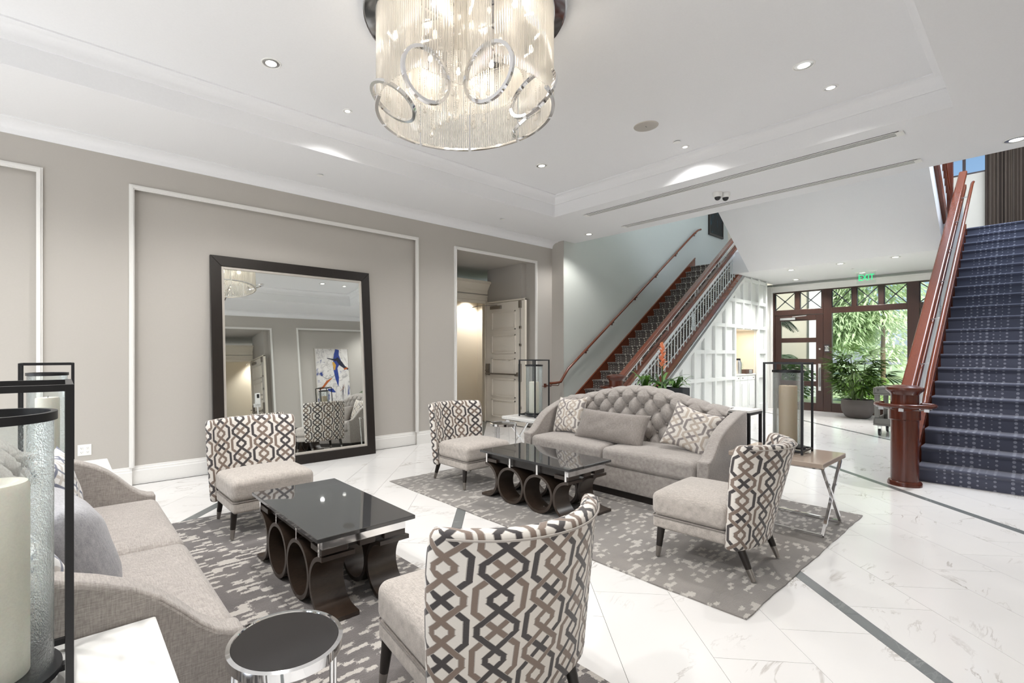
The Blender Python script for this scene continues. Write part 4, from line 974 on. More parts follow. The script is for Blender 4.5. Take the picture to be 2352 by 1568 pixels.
# console behind the tufted sofa with a planter
cn = thing('console_table', 'narrow console table with dark frame and pale top behind the tufted sofa', 'table', (5.42, 2.92, .0135))
part('table_top', MB().box(-.165, -1.08, .85, .165, 1.08, .872), 'marble_top', cn, bevel=.003)
for sx in (-1, 1):
    for sy in (-1, 1): part('leg', MB().box(sx * .165 - .0125 * (1 + sx), sy * 1.08 - .0125 * (1 + sy), 0, sx * .165 + .0125 * (1 - sx), sy * 1.08 + .0125 * (1 - sy), .85), 'black_metal', cn)
part('frame', MB().box(-.166, -1.081, .825, .166, -1.056, .8495).box(-.166, 1.056, .825, .166, 1.081, .8495).box(-.166, -1.056, .825, -.141, 1.056, .8495).box(.141, -1.056, .825, .166, 1.056, .8495), 'black_metal', cn)
pn = thing('bromeliad_planter', 'long dark slate planter with green leaves and one orange bromeliad flower on the console', 'planter', (5.42, 2.84, .886))
part('box', MB().box(-.09, -.30, 0, .09, .30, .012).box(-.09, -.30, .012, -.075, .30, .18).box(.075, -.30, .012, .09, .30, .18).box(-.075, -.30, .012, .075, -.285, .18).box(-.075, .285, .012, .075, .30, .18), 'planter_slate', pn, bevel=.003)
part('soil', MB().grid(lambda u, v: (-.076 + .152 * u, -.286 + .572 * v, .16 + .02 * math.sin(9 * v) * math.sin(3 * u + 1)), 6, 16), 'soil', pn, smooth=80)
def strap(m, base, ang, L, w, rise, droop, n=8):
    dx, dy = math.cos(ang), math.sin(ang); px, py = -dy, dx; vs = []; fs = []
    for i in range(n + 1):
        t = i / n; r = L * t * (1 - .12 * t); z = base[2] + rise * math.sin(min(1, t * 1.0) * PI * .5) - droop * t ** 2.2
        ww = w * (math.sin(PI * (.12 + .88 * t)) ** .7 if t < 1 else 0) + .0005
        for s in (-1, 0, 1): vs.append((base[0] + dx * r + px * ww * s, base[1] + dy * r + py * ww * s, z + (.25 * ww if s else 0)))
    for i in range(n):
        for s in (0, 1): a = i * 3 + s; fs.append((a, a + 1, a + 4, a + 3))
    m.add(vs, fs)
rnd = random.Random(5)
for q, (yc, nl, Lm) in enumerate(((-.02, 22, .30), (-.19, 14, .2), (.18, 16, .2))):
    for k in range(nl):
        m = MB(); a = 2 * PI * k / nl + rnd.uniform(-.2, .2); L = Lm * rnd.uniform(.7, 1.15)
        strap(m, (0, yc + rnd.uniform(-.02, .02), .165), a, L, rnd.uniform(.011, .02) if q == 0 else rnd.uniform(.012, .022), rnd.uniform(.09, .22), rnd.uniform(.02, .2)); part('leaf', m, 'leaf_brom' if k % 3 else 'leaf_dark', pn, smooth=80)
part('flower_stem', MB().cyl((0, -.02, .16), (0, -.025, .42), .009), 'stem_green', pn)
for k in range(26):
    z = .37 + .011 * k; a = 2.4 * k; m = MB(); strap(m, (0, -.025, z), a, .10 - .0022 * k, .014, .06, .005, 5); part('bract', m, 'flower_orange', pn, smooth=80)

# ------------------------------------------------------------------ candle lanterns
def lantern(label, x, y, z, h, s=.14, wax='wax_ivory', cand_h=.44):
    t = thing('candle_lantern', label, 'lantern', (x, y, z)); b = .0075
    fr = MB()
    for sx in (-1, 1):
        for sy in (-1, 1): part('post', MB().box(sx * s - b, sy * s - b, .0, sx * s + b, sy * s + b, h), 'black_metal', t)
    for nm, zz in (('top_frame', h - .015), ('base_frame', .02)):
        m = MB()
        for q in (-1, 1): m.box(-s + b, q * s - b + .0005, zz, s - b, q * s + b - .0005, zz + .0145).box(q * s - b + .0005, -s + b, zz, q * s + b - .0005, s - b, zz + .0145)
        part(nm, m, 'black_metal', t)
    part('base_plate', MB().lathe([(0, .036), (s - .012, .036), (s - .012, .05), (.0, .05)], 40).box(-s + b, -.012, .022, s - b, .012, .036).box(-.012, -s + b, .022, .012, s - b, .036), 'black_metal', t, smooth=30)
    r = .112; hg = h - .085
    part('glass_cylinder', MB().lathe([(r, .052), (r, .3), (r, hg)], 56, cap=False), 'seeded_glass', t, smooth=60)
    part('glass_rim', MB().lathe([(r - .006, hg - .004), (r + .007, hg - .004), (r + .007, hg + .016), (r - .006, hg + .016), (r - .006, hg - .004)], 56, cap=False), 'black_metal', t, smooth=30)
    rc = .068; rr = random.Random(label); pr = [(0, .052), (rc, .052), (rc, .2), (rc, cand_h - .01), (rc - .004, cand_h), (rc - .02, cand_h + .002), (rc - .035, cand_h - .012), (0, cand_h - .014)]
    c = part('candle', MB().lathe(pr, 40), wax, t, smooth=50); part('wick', MB().cyl((0, 0, cand_h - .016), (.004, 0, cand_h + .012), .002, n=6), 'dark_plastic', c)
lantern('huge black lantern cropped at the left edge with ivory candle in seeded glass', -.125, 1.535, .650, .731, cand_h=.50)
lantern('black candle lantern behind the big one, on the white table by the wall outlet', -.075, 4.45, .621, .765, cand_h=.52)
lantern('black candle lantern with white candle on the marble table left of the sofa', 4.98, 4.39, .601, .77, cand_h=.47)
lantern('black candle lantern with tan candle on the taupe side table at right', 4.944, 1.427, .601, .775, wax='wax_tan', cand_h=.57)

# ------------------------------------------------------------------ wall outlet, ceiling fittings
ot = thing('wall_outlet', 'white double socket plate low on the left wall behind the lantern', 'outlet', (.19, YL, .444))
part('plate', MB().box(-.058, -.007, -.058, .058, 0, .058), 'white_plastic', ot, bevel=.003)
for sx in (-1, 1):
    for sz in (-1, 1):
        r_ = part('receptacle', MB().rbox((sx * .026, -.008, sz * .022), (.014, .002, .013), .0015, 1, 1), 'white_plastic', ot)
        part('slot', MB().box(sx * .026 - .007, -.0106, sz * .022 - .002, sx * .026 - .005, -.0101, sz * .022 + .006).box(sx * .026 + .005, -.0106, sz * .022 - .002, sx * .026 + .007, -.0101, sz * .022 + .006).box(sx * .026 - .002, -.0106, sz * .022 - .009, sx * .026 + .002, -.0101, sz * .022 - .005), 'dark_plastic', r_)
def downlight(label, x, y, z, r, power, grp, col=(1, .985, .965), size=134, lens='lamp_lens'):
    t = thing('recessed_downlight', label, 'ceiling light', (x, y, z), 0, grp)
    part('trim_ring', MB().lathe([(r, 0), (r, -.004), (r - .006, -.007), (r - .012, -.005), (r - .012, 0)], 32, cap=False), 'white_plastic', t, smooth=40)
    part('reflector', MB().lathe([(r - .012, -.002), (r * .55, -.0045)], 32, cap=False), 'steel', t, smooth=40)
    part('lens', MB().lathe([(r * .55, -.0045), (0, -.0055)], 24, cap=False), lens, t)
    if power: lamp('SPOT', 'downlight_beam', (x, y, z - .02), power, col, (0, 0, 0), spot_size=R(size), spot_blend=.55, shadow_soft_size=.05)
PW = 165
for lb, x, y, z, r, p, g in (
    ('large downlight in the tray ceiling left of the chandelier', 1.44, 4.33, ZT, .085, PW, 'large tray downlights'), ('large downlight in the tray ceiling at upper right', 5.13, 1.36, ZT, .085, PW, 'large tray downlights'),
    ('downlight in the tray ceiling nearest its far left corner', 5.09, 4.35, ZT, .08, PW, 'large tray downlights'),
    ('small downlight in the tray ceiling just left of the chandelier crystals', 2.35, 4.67, ZT, .05, 60, 'small tray downlights'), ('small downlight in the tray ceiling below the large upper right one', 5.76, 1.31, ZT, .062, 50, 'small tray downlights'),
    ('small downlight in the tray ceiling beyond the round speaker grille', 6.01, 2.83, ZT, .05, 42, 'small tray downlights'),
    ('downlight in the lower ceiling above the foot of the left staircase', 7.70, 5.43, ZC, .085, 95, 'lower ceiling downlights'), ('downlight in the lower ceiling at the right edge above the right-hand stairs', 7.78, .19, ZC, .1, 230, 'lower ceiling downlights')): downlight(lb, x, y, z, r, p, g)
for lb, x, y in (('tray downlight above the foreground slipper chair, above the picture', 1.44, 1.36), ('tray downlight above the far end of the left sofa', -.6, 4.3), ('tray downlight above the big cropped lantern', -.6, 1.36), ('tray downlight nearest the unseen back wall', -.9, 2.83)): downlight(lb, x, y, ZT, .085, PW, 'tray downlights outside the picture')
for lb, x, y, p in (('entrance ceiling downlight nearest the panelled wall', 12.5, 3.55, 170), ('entrance ceiling downlight in the middle of its front row', 12.4, 2.66, 170), ('entrance ceiling downlight at the right near the stair rail', 12.37, 1.81, 170), ('entrance ceiling downlight above the glass exit sign', 14.17, 2.64, 120), ('entrance ceiling downlight above the glazed door', 14.2, 3.93, 150)):
    downlight(lb, x, y, ZH, .085, p, 'entrance downlights')
sp_ = thing('ceiling_speaker', 'round flat speaker grille in the middle of the tray ceiling', 'speaker', (5.12, 2.85, ZT))
part('grille', MB().lathe([(0, -.007), (.12, -.007), (.128, -.005), (.132, 0)], 40, cap=False), 'silver_leaf', sp_, smooth=30); part('mark', MB().box(-.015, -.003, -.009, .015, .003, -.007), 'grey_plastic', sp_)
for lb, x, y, z in (('flat white sprinkler cover in the tray beside the far small downlight', 5.78, 2.82, ZT), ('white sprinkler cover in the lower ceiling nearer the chandelier', 2.52, 5.76, ZC), ('white sprinkler cover in the lower ceiling above the doorway', 5.71, 5.72, ZC), ('white sprinkler cover in the entrance ceiling', 13.35, 2.65, ZH)):
    tag(part('sprinkler_cover', MB().lathe([(.018, 0), (.018, -.008), (.04, -.009), (.04, -.013), (0, -.014)], 24, cap=False), 'white_plastic', None, smooth=30, loc=(x, y, z)), lb, 'sprinkler', 'ceiling sprinkler covers')
for k, (lb, y) in enumerate((('white dome security camera nearer the left wall, under the lower ceiling', 2.89), ('white dome security camera nearer the stairs, under the lower ceiling', 2.83))):
    t = thing('security_camera', lb, 'camera', (7.10 + .11 * k, y, ZC), 0, 'ceiling dome cameras')
    part('housing', MB().lathe([(.058, 0), (.06, -.02), (.056, -.05), (.045, -.062), (.04, -.066)], 28), 'white_plastic', t, smooth=40)
    part('dome', MB().lathe([(.04, -.064), (.037, -.085), (.026, -.102), (.012, -.110), (0, -.112)], 24), 'dark_plastic', t, smooth=60)
def slot(label, x0, x1):
    t = thing('slot_diffuser', label, 'air vent', ((x0 + x1) / 2, 2.82, ZC), 0, 'ceiling slot diffusers'); w = (x1 - x0) / 2; L = 1.885
    part('throat', MB().box(-w, -L, -.005, w, L, 0), 'dark_plastic', t)
    n = 4; bw = 2 * w / 8.4
    for k in range(n):
        x = -w + 2.467 * k * bw; part('blade', MB().box(x, -L, -.009, x + bw * 1.0, L, -.005), 'white_plastic', t)
    for s in (-1, 1): part('end_cap', MB().box(-w, s * L - .03, -.0135, w, s * L + .03, -.0005), 'white_plastic', t)
slot('slot air diffuser in the lower ceiling nearer the tray', 6.555, 6.685); slot('slot air diffuser in the lower ceiling nearer the stairs', 7.66, 7.79)

# ------------------------------------------------------------------ chandelier
CX_, CY_ = 2.36, 2.77; RC, RD, ZB = .655, .755, 3.27
cd = thing('chandelier', 'big round chandelier of crystal rods with chrome rings over the seating', 'chandelier', (CX_, CY_, 0))
part('canopy', MB().lathe([(0, ZT), (RD, ZT), (RD, ZT - .05), (RD - .015, ZT - .055), (0, ZT - .055)], 72), 'canopy_chrome', cd, smooth=30)
rod = MB().tube([(0, 0, 0), (0, 0, .67)], .0062, 6).mesh('crystal_rod', 'crystal', 60)
NP = 8
A0_, A1_ = R(246 - 360), R(205)
for p in range(NP):
    a0 = A0_ + (A1_ - A0_) * p / NP + .02; a1 = A0_ + (A1_ - A0_) * (p + 1) / NP - .02
    n = 26
    for k in range(n):
        a = a0 + (a1 - a0) * k / (n - 1); link('crystal_rod', rod, cd, (RC * math.cos(a), RC * math.sin(a), ZB))
    ar = [a0 + (a1 - a0) * k / 10 for k in range(11)]
    for nm, zz, hh in (('panel_bar', ZB - .012, .016), ('hanging_bar', ZB + .655, .02)):
        if nm == 'panel_bar' and p in (0, NP - 1): continue
        m = MB(); vs = []; fs = []
        for a in ar:
            for r, z in ((RC - .012, zz), (RC + .012, zz), (RC + .012, zz + hh), (RC - .012, zz + hh)): vs.append((r * math.cos(a), r * math.sin(a), z))
        for i in range(10):
            for q in range(4): fs.append((i * 4 + q, i * 4 + 4 + q, i * 4 + 4 + (q + 1) % 4, i * 4 + (q + 1) % 4))
        fs += [(3, 2, 1, 0), (40, 41, 42, 43)]; m.add(vs, fs); part(nm, m, 'chrome', cd, smooth=30)
for (x0, y0), (x1, y1) in (((-.58, -.29), (-.29, -.29)), ((-.28, -.58), (-.28, -.30))):
    for k in range(15): link('crystal_rod', rod, cd, (x0 + (x1 - x0) * k / 14, y0 + (y1 - y0) * k / 14, ZB - .02))
    part('hanging_bar', MB().bar((x0, y0, ZB + .65), (x1, y1, ZB + .65), .02, .02), 'chrome', cd)
inner = MB()
for p in range(6):
    a0 = 2 * PI * p / 6 + .3
    for k in range(20):
        a = a0 + .9 * k / 19; r = .44; inner.tube([(r * math.cos(a), r * math.sin(a), ZB + .2), (r * math.cos(a), r * math.sin(a), ZT - .06)], .006, 5)
part('inner_rods', inner, 'crystal', cd, smooth=60, kind='stuff')
bead = MB()
for k in range(34): bead.lathe([(0, -.006), (.005, -.003), (.005, .003), (0, .006)], 6, cap=False); b0 = len(bead.v) - 24; bead.v[b0:] = [(x, y, z + .012 + .0155 * k) for x, y, z in bead.v[b0:]]
bd = bead.mesh('bead_strand', 'crystal', 60)
drop = MB().lathe([(0, 0), (.012, .004), (.017, .014), (.012, .03), (.004, .052), (0, .058)], 8).mesh('crystal_drop', 'crystal', 20)
rr = random.Random(3)
for k in range(42):
    a = rr.uniform(0, 2 * PI); r = rr.choice((.1, .22, .34, .56)) + rr.uniform(-.03, .03); z = ZB + rr.uniform(-.06, .2)
    s = link('bead_strand', bd, cd, (r * math.cos(a), r * math.sin(a), z)); link('crystal_drop', drop, s, (0, 0, -.055))
bm_ = MB().lathe([(0, -.028), (.016, -.02), (.02, -.004), (.014, .018), (.009, .03), (0, .032)], 12).mesh('bulb', 'bulb_glow', 60)
for k in range(12):
    a = 2 * PI * k / 12; r = .52 if k % 2 else .28; z = 3.80 if k % 2 else 3.74
    link('bulb', bm_, cd, (r * math.cos(a), r * math.sin(a), z)); 
    if k % 2: lamp('POINT', 'bulb_light', (CX_ + r * math.cos(a), CY_ + r * math.sin(a), z - .07), 4, (1, .95, .86), shadow_soft_size=.04)
lamp('POINT', 'bulb_light', (CX_, CY_, 3.62), 11, (1, .95, .86), shadow_soft_size=.10)
m = MB(); m.cyl((0, 0, 3.5), (0, 0, ZT - .05), .02)
for k in range(6): a = 2 * PI * k / 6; m.bar((0, 0, 3.88), (.6 * math.cos(a), .6 * math.sin(a), 3.9), .02, .012)
part('inner_frame', m, 'chrome', cd)
def hoop(c, nrm, r):
    n = Vector(nrm).normalized(); a = n.cross(Vector((0, 0, 1))).normalized(); b = n.cross(a); m = MB(); N = 56; vs = []; fs = []
    for k in range(N):
        t = 2 * PI * k / N; d = a * math.cos(t) + b * math.sin(t)
        for rr_, h in ((r - .022, -.011), (r, -.011), (r, .011), (r - .022, .011)): vs.append(Vector(c) - Vector((CX_, CY_, 0)) + d * rr_ + n * h)
    for k in range(N):
        j = (k + 1) % N
        for q in range(4): fs.append((k * 4 + q, j * 4 + q, j * 4 + (q + 1) % 4, k * 4 + (q + 1) % 4))
    part('chrome_ring', m.add(vs, fs), 'chrome', cd, smooth=30)
for c, n, r in (((1.794, 2.48, 3.218), (.026, .998, -.058), .186), ((2.094, 2.229, 3.232), (-.978, -.207, .014), .192), ((1.846, 2.954, 3.258), (.477, -.202, .855), .188), ((2.61, 2.313, 3.307), (-.93, -.052, .364), .2), ((3.048, 2.718, 3.384), (.405, -.288, -.868), .185)): hoop(c, n, r)

# ------------------------------------------------------------------ exit sign, potted palm, cart
ex = thing('exit_sign', 'clear hanging exit sign with green letters near the entrance doors', 'sign', (14.0, 2.54, ZH))
part('panel', MB().box(-.004, -.17, -.27, .004, .17, -.02), 'acrylic', ex); part('mount', MB().box(-.03, -.19, -.02, .03, .19, 0), 'white_plastic', ex)
tc = D.curves.new('letters', 'FONT'); tc.body = 'EXIT'; tc.size = .195; tc.align_x = 'CENTER'; tc.align_y = 'CENTER'; tc.extrude = .002; tc.offset = .001; tc.materials.append(M['exit_green'])
to = D.objects.new('letters', tc); COL.objects.link(to); to.parent = ex; to.location = (-.008, 0, -.145); to.rotation_euler = (R(90), 0, R(-90)); to.scale = (.70, 1, 1)
C.view_layer.update(); lm = D.meshes.new_from_object(to); tx = to.matrix_local.copy(); D.objects.remove(to); to = link('letters', lm, ex); to.matrix_local = tx

pp = thing('potted_palm', 'bushy fan palm in a round dark pot in front of the entrance window', 'plant', (13.95, 2.68, 0))
part('pot', MB().lathe([(0, 0), (.17, 0), (.22, .03), (.285, .15), (.30, .26), (.295, .36), (.27, .42), (.255, .42), (.275, .35), (.275, .33)], 40, cap=False), 'pot_glaze', pp, smooth=40)
part('soil', MB().lathe([(.28, .35), (.15, .365), (0, .37)], 24, cap=False), 'soil', pp, smooth=40)
rnd = random.Random(11)
def fan(nl, L, w):
    m = MB()
    for k in range(nl):
        a = -1.25 + 2.5 * k / (nl - 1); l = L * (1 - .18 * abs(a)); d = Vector((math.cos(a), math.sin(a), 0)); p = Vector((-d.y, d.x, 0)); vs = []; fs = []
        for i in range(6):
            t = i / 5; ww = w * (.35 + 1.3 * t * (1.15 - t)) if t < 1 else .003
            c = d * (l * t) + Vector((0, 0, -.22 * l * t ** 2 + .05 * math.cos(a)))
            vs += [c - p * ww, c + Vector((0, 0, -.3 * ww)), c + p * ww]
        for i in range(5):
            for s in (0, 1): q = i * 3 + s; fs.append((q, q + 1, q + 4, q + 3))
        m.add(vs, fs)
    return m
fans = [fan(n, L, w).mesh('frond', 'leaf_rhapis', 80) for n, L, w in ((7, .31, .024), (8, .36, .023), (6, .29, .026), (9, .33, .021))]
for k in range(13):
    a = rnd.uniform(0, 6.28); r0 = rnd.uniform(.02, .17); hgt = rnd.uniform(.45, 1.05); lean_ = rnd.uniform(.02, .30)
    b0 = Vector((r0 * math.cos(a), r0 * math.sin(a), .36)); b1 = Vector(((r0 + lean_) * math.cos(a), (r0 + lean_) * math.sin(a), .36 + hgt))
    part('cane', MB().tube([b0, b0.lerp(b1, .5) + Vector((0, 0, .03)), b1], [.012, .01, .007], 6), 'stem_green', pp, smooth=60)
    for q in range(7):
        t = 1 - .09 * q * rnd.uniform(.7, 1.3); pos = b0.lerp(b1, max(.25, t)); aa = a + rnd.uniform(-2.4, 2.4) if lean_ > .1 else rnd.uniform(0, 6.28); pl = rnd.uniform(.14, .34); up = rnd.uniform(-.1, .75) * (1 if q < 5 else .3)
        d = Vector((math.cos(aa), math.sin(aa), up)).normalized(); tip = pos + d * pl
        fo = part('petiole', MB().tube([pos, tip], [.004, .003], 4), 'stem_green', pp) if False else None
        f = link('frond', fans[(k + q) % 4], pp, tip, Matrix.Rotation(aa, 3, 'Z').to_4x4().to_euler())
        f.rotation_euler = (Matrix.Rotation(aa, 3, 'Z') @ Matrix.Rotation(-math.atan2(up, 1) + rnd.uniform(-.1, .5), 3, 'Y') @ Matrix.Rotation(rnd.uniform(-.5, .5), 3, 'X')).to_euler()
        f.scale = (rnd.uniform(.8, 1.15),) * 3
st_ = MB()
for ch_ in pp.children:
    pass

ca = thing('utility_cart', 'grey plastic utility cart on casters half hidden behind the newel post', 'cart', (11.62, 1.64, 0))
cw, cl = .42, .30
for nm, z in (('lower_shelf', .18), ('upper_shelf', .72)):
    m = MB().box(-cw, -cl, z, cw, cl, z + .03); 
    for a, b, c_, d in ((-cw, -cl, cw, -cl + .025), (-cw, cl - .025, cw, cl), (-cw, -cl + .025, -cw + .025, cl - .025), (cw - .025, -cl + .025, cw, cl - .025)): m.box(a, b, z + .03, c_, d, z + .13)
    part(nm, m, 'grey_plastic', ca, bevel=.01)
for sx in (-1, 1):
    for sy in (-1, 1):
        part('post', MB().rbox((sx * (cw - .05), sy * (cl - .05), .52), (.035, .035, .21), .012, 2, 1), 'grey_plastic', ca, smooth=40)
        w = part('caster', MB().cyl((sx * (cw - .08), sy * (cl - .08) - .016, .06), (sx * (cw - .08), sy * (cl - .08) + .016, .06), .06, n=20), 'dark_plastic', ca, smooth=40)
        part('caster_fork', MB().box(sx * (cw - .08) - .02, sy * (cl - .08) - .026, .06, sx * (cw - .08) + .02, sy * (cl - .08) - .02, .16).box(sx * (cw - .08) - .02, sy * (cl - .08) + .02, .06, sx * (cw - .08) + .02, sy * (cl - .08) + .026, .16).box(sx * (cw - .08) - .03, sy * (cl - .08) - .03, .16, sx * (cw - .08) + .03, sy * (cl - .08) + .03, .18), 'steel', w)
part('push_handle', MB().tube([(-cw, -cl + .06, .80), (-cw - .10, -cl + .06, .86), (-cw - .10, cl - .06, .86), (-cw, cl - .06, .80)], .018, 10), 'grey_plastic', ca, smooth=50)
jg = thing('plastic_jug', 'white plastic jug standing on the lower shelf of the grey cart', 'jug', (11.44, 1.70, .211))
part('body', MB().rbox((0, 0, .13), (.07, .07, .13), .02, 2, 2), 'white_plastic', jg, smooth=40); part('cap', MB().cyl((0, 0, .258), (0, 0, .30), .03, n=16), 'grey_plastic', jg)

# ------------------------------------------------------------------ right wall: painting and sanitizer stand (seen in the mirror); stair wall picture; curtain
pa = thing('abstract_painting', 'large abstract painting with blue strokes on the right wall, seen in the mirror', 'painting', (6.27, YR - .045, 1.93))
part('canvas', MB().box(-.52, .004, -.78, .52, .035, .78), 'art_abstract', pa)
plain('paint_blue', srgb(38, 62, 140), 0.5); plain('paint_navy', srgb(28, 30, 52), 0.5); plain('paint_gold', srgb(204, 156, 66), 0.5); plain('paint_rust', srgb(176, 92, 40), 0.5)
def stroke(pts, ws, mt, lift):
    m = MB(); vs = []; n = len(pts)
    for i, ((x, z), w) in enumerate(zip(pts, ws)):
        a, b = pts[max(0, i - 1)], pts[min(n - 1, i + 1)]; d = Vector((b[0] - a[0], b[1] - a[1])).normalized()
        for s_ in (-1, 1): vs.append((x - d.y * w * s_, .035 + lift, z + d.x * w * s_))
    m.add(vs, [(2 * i, 2 * i + 1, 2 * i + 3, 2 * i + 2) for i in range(n - 1)]); part('paint_stroke', m, mt, pa)
# seen in the mirror the picture is reversed: its right is at larger x there
stroke([(.18, .76), (.14, .6), (.16, .42), (.08, .2), (.12, -.1), (.14, -.36)], [.06, .08, .13, .07, .06, .004], 'paint_blue', .001)
stroke([(.14, .5), (.26, .34), (.38, .22), (.5, .16)], [.05, .07, .04, .03], 'paint_navy', .0016)
stroke([(-.16, .5), (0, .46), (.12, .44)], [.012, .02, .04], 'paint_navy', .0016)
stroke([(.02, .38), (.06, .28), (.05, .14)], [.03, .05, .02], 'paint_gold', .002); stroke([(.36, .16), (.48, .2)], [.03, .02], 'paint_rust', .002)
stroke([(-.46, -.42), (-.34, -.36), (-.2, -.2), (-.05, -.1)], [.02, .03, .035, .012], 'paint_rust', .001); stroke([(-.2, -.44), (-.06, -.46), (.04, -.52)], [.03, .06, .01], 'paint_blue', .001)
stroke([(-.4, .0), (-.2, -.12), (.0, -.05), (.1, .05)], [.003, .006, .006, .003], 'paint_navy', .001); stroke([(.3, -.3), (.28, -.5), (.26, -.74)], [.004, .014, .006], 'paint_navy', .001); stroke([(.18, -.5), (.3, -.42), (.34, -.3)], [.003, .006, .003], 'paint_rust', .001)
part('frame', MB().box(-.545, 0, -.805, -.52, .045, .805).box(.52, 0, -.805, .545, .045, .805).box(-.52, 0, -.805, .52, .045, -.78).box(-.52, 0, .78, .52, .045, .805), 'silver_leaf', pa)
sn = thing('sanitizer_stand', 'white hand sanitizer dispenser on a thin post, seen in the mirror', 'sanitizer', (3.92, -.35, 0))
part('base', MB().lathe([(0, 0), (.17, 0), (.17, .012), (.02, .018)], 28), 'steel', sn, smooth=30); part('post', MB().cyl((0, 0, .015), (0, 0, 1.15), .016), 'white_plastic', sn)
part('dispenser', MB().rbox((0, .02, 1.31), (.06, .05, .15), .02, 2, 2), 'white_plastic', sn, smooth=40); part('window', MB().box(-.03, .068, 1.33, .03, .072, 1.43), 'dark_plastic', sn); part('sign_card', MB().box(-.09, -.035, 1.10, .09, -.03, 1.2), 'white_plastic', sn)
pc = thing('dark_picture', 'dark framed picture hanging above the top of the left staircase', 'picture', (14.72, YS, 5.44))
part('canvas', MB().box(-.42, -.03, -.55, .42, -.006, .55), 'art_dark', pc); part('frame', MB().box(-.47, -.045, -.6, -.42, 0, .6).box(.42, -.045, -.6, .47, 0, .6).box(-.42, -.045, -.6, .42, 0, -.55).box(-.42, -.045, .55, .42, 0, .6), 'espresso', pc)
ck = MB(); n = 160
ck.grid(lambda u, v: (15.38 + .045 * math.sin(u * 75) + .02 * math.sin(u * 31 + 1), .82 - 1.28 * u, 3.815 + 2.9 * v), n, 2, lambda u, v: (u * 1.9, v))
tag(part('stair_curtain', ck, 'curtain_cloth', None, smooth=80), 'brown striped floor length curtain at the top of the right-hand stairs', 'curtain')
win = D.objects.new('window_2', None); COL.objects.link(win); win['kind'] = 'structure'
part('pane', MB().box(XF + .08, .55, 5.42, XF + .09, 1.75, 6.5), 'window_glass', win)
m = MB()
for y in (.57, 1.15, 1.73): m.box(XF + .06, y - .025, 5.42, XF + .11, y + .025, 6.5)
m.box(XF + .06, .55, 5.42, XF + .11, 1.75, 5.47); part('frame', m, 'brown_frame', win)

# ------------------------------------------------------------------ garden beyond the glazing
struct('ground', MB().box(XG + .2, -30, -.3, 90, 40, -.06), 'lawn'); struct('ground_path', MB().box(XG + .2, 1.2, -.2, 17.2, 9, -.03).prism([(17.2, 1.4), (17.2, 3.0), (24, .6), (40, -4), (40, -6), (24, -1.2)], 'z', -.2, -.045), 'paving')
bw = thing('garden_building', 'beige rendered wing of the building beyond the glazed door', 'building', (20.4, 8.85, -.05))
part('wall', MB().box(0, -3.6, 0, .6, 7, 7.5), 'beige_stucco', bw); part('plinth', MB().box(-.04, -3.6, 0, 0, 7, .35), 'white_stucco', bw)
tag(part('garden_column', MB().box(-.06, -.22, 0, .5, .22, 7.4).box(-.12, -.26, 0, .5, .2199, .4), 'white_stucco', None, loc=(20.4, 5.02, -.05)), 'square white column at the corner of the beige garden wing', 'column')
def foliage(n, cen, rad, L, w, seed, droop=.5, clump=0):
    r = random.Random(seed); m = MB(); vs = []; fs = []
    cl = [(Vector((r.gauss(0, 1), r.gauss(0, 1), r.gauss(0, 1))).normalized() * r.uniform(.45, 1.0)) for _ in range(max(1, clump))]
    for k in range(n):
        if clump: c0 = cl[k % clump]; c = c0 + Vector((r.gauss(0, .13), r.gauss(0, .13), r.gauss(0, .11)))
        else: c = Vector((r.gauss(0, 1), r.gauss(0, 1), r.gauss(0, 1))).normalized() * r.uniform(.35, 1.0)
        p = Vector((cen[0] + c.x * rad[0], cen[1] + c.y * rad[1], cen[2] + c.z * rad[2]))
        a = math.atan2(c.y, c.x) + r.uniform(-.9, .9); d = Vector((math.cos(a), math.sin(a), -droop + r.uniform(-.5, .5))).normalized(); l = L * r.uniform(.6, 1.2); s = d.cross(Vector((r.uniform(-.4, .4), r.uniform(-.4, .4), 1))).normalized() * (w * r.uniform(.7, 1.2))
        b = len(vs); vs += [p, p + d * l * .45 + s, p + d * l + Vector((0, 0, -.08 * l)), p + d * l * .45 - s]; fs.append((b, b + 1, b + 2, b + 3))
    return m.add(vs, fs)
def tree(name, label, loc, trunk, tr, crowns, leafm, L, w, n, group=None, droop=.5, clump=0):
    t = thing(name, label, 'tree', loc, 0, group); s = hash(label) % 1000 if False else sum(map(ord, label)) % 1000
    part('trunk', MB().tube([(0, 0, 0), (.05, .03, trunk * .5), (0, 0, trunk)], [tr, tr * .8, tr * .5], 8), 'bark', t, smooth=60)
    for k, (c, rad) in enumerate(crowns): part('crown', foliage(int(n), c, rad, L, w, s + k, droop, clump), leafm, t, kind='stuff')
tree('bamboo_tree', 'pale feathery bamboo like tree filling the upper part of the entrance window', (23.4, 3.75, -.06), 3.2, .09, [((0, .35, 4.0), (1.5, 1.75, 1.75)), ((-.3, 1.1, 2.7), (1.0, .9, 1.0)), ((.2, 1.5, 4.7), (1.2, 1.2, 1.2))], 'leaf_bamboo', .42, .036, 2600, None, .75, 110)
tree('garden_tree', 'pale green tree far across the lawn, right of the bamboo', (34, 1.2, -.06), 2.0, .15, [((0, 0, 3.0), (2.6, 3.0, 1.9)), ((1, -2, 2.4), (2.2, 2.2, 1.6))], 'leaf_far', .5, .06, 2200, None, .5, 60)
tree('garden_tree', 'hazy green tree far behind the bamboo, left in the window', (44, 10.5, -.06), 2.4, .15, [((0, 0, 3.6), (3.4, 3.2, 2.6)), ((0, -3.4, 2.6), (2.6, 2.4, 1.9))], 'leaf_far', .5, .06, 2200, None, .5, 60)
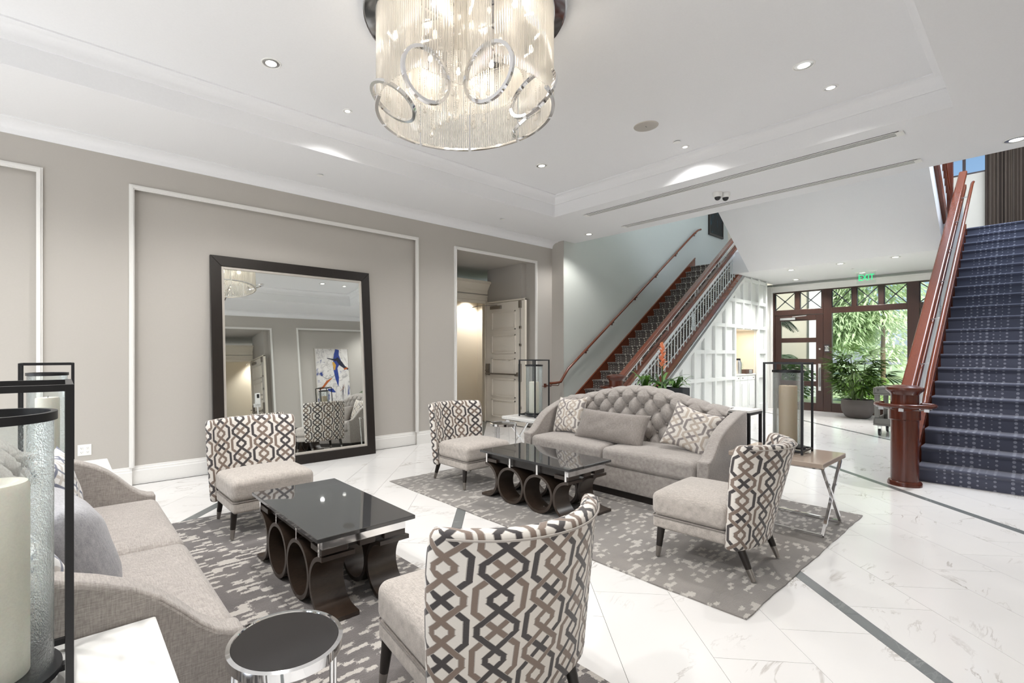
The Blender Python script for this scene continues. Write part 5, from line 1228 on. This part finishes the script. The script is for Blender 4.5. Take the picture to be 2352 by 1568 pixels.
tree('garden_tree', 'dense distant tree beyond the right end of the entrance window', (40, -4.0, -.06), 2.0, .15, [((0, 0, 2.4), (3, 3.4, 1.8))], 'leaf_far', .5, .06, 2200, None, .5, 60)
for lb, x, y, z, rad in (('low clipped green hedge along the garden path', 27.5, 1.6, .35, (1.2, 2.2, .5)), ('rounded shrub under the bamboo tree outside the window', 19.6, 3.7, .4, (.6, .8, .5)), ('broad yellowish shrub far across the lawn', 29, .6, .5, (1.4, 2.4, .6))):
    t = thing('garden_shrub', lb, 'shrub', (x, y, -.06)); part('foliage', foliage(2200, (0, 0, z), rad, .16, .03, int(x * 7), .1), 'leaf_hedge', t, kind='stuff'); part('stem', MB().cyl((0, 0, 0), (0, 0, z), .03), 'bark', t)
def palm(label, loc, nf, L, h, seed, mat):
    t = thing('garden_palm', label, 'palm', loc); r = random.Random(seed); part('trunk', MB().tube([(0, 0, 0), (0, 0, h)], [.1, .07], 10), 'bark', t, smooth=60)
    for k in range(nf):
        a = 2 * PI * k / nf + r.uniform(-.2, .2); rise = r.uniform(.2, .95) * L * .6; m = MB(); prev = None; vs = []; fs = []; l = L * r.uniform(.8, 1.1)
        for i in range(26):
            q = i / 25; c = Vector((math.cos(a) * l * q * .92, math.sin(a) * l * q * .92, h + rise * math.sin(q * PI * .75) * 1.1 - .35 * l * q * q)); tn = Vector((math.cos(a), math.sin(a), rise / l * math.cos(q * PI * .75) - .7 * q)).normalized()
            if i > 3:
                ll = .34 * L * math.sin(PI * (.15 + .8 * q)) ** .7
                for s in (-1, 1):
                    sd = (Vector((-math.sin(a), math.cos(a), 0)) * s + tn * .7 + Vector((0, 0, -.25))).normalized(); b = len(vs); wd = tn * .016
                    vs += [c - wd, c + wd, c + sd * ll * .6 + wd * .8, c + sd * ll, c + sd * ll * .6 - wd * .8]; fs += [(b, b + 1, b + 2, b + 4), (b + 4, b + 2, b + 3)]
            prev = c
        m.add(vs, fs); sp = [Vector((math.cos(a) * l * q / 10 * .92, math.sin(a) * l * q / 10 * .92, h + rise * math.sin(q / 10 * PI * .75) * 1.1 - .35 * l * (q / 10) ** 2)) for q in range(11)]
        m.tube(sp, [.014 - .0009 * q for q in range(11)], 5); part('frond', m, mat, t)
palm('young feathery palm outside the glazed door against the beige wing', (17.0, 5.35, -.06), 13, 1.15, 1.15, 4, 'leaf_bamboo')
palm('tall feathery palm behind the young one outside the glazed door', (17.3, 5.5, -.06), 11, .95, 2.35, 9, 'leaf_dark')
t = thing('garden_shrub', 'dark leafy shrub at the foot of the palms outside the glazed door', 'shrub', (16.7, 5.0, -.06)); part('foliage', foliage(1800, (0, 0, .75), (.5, .8, .75), .22, .045, 77, .2), 'leaf_hedge', t, kind='stuff'); part('stem', MB().cyl((0, 0, 0), (0, 0, .6), .03), 'bark', t)
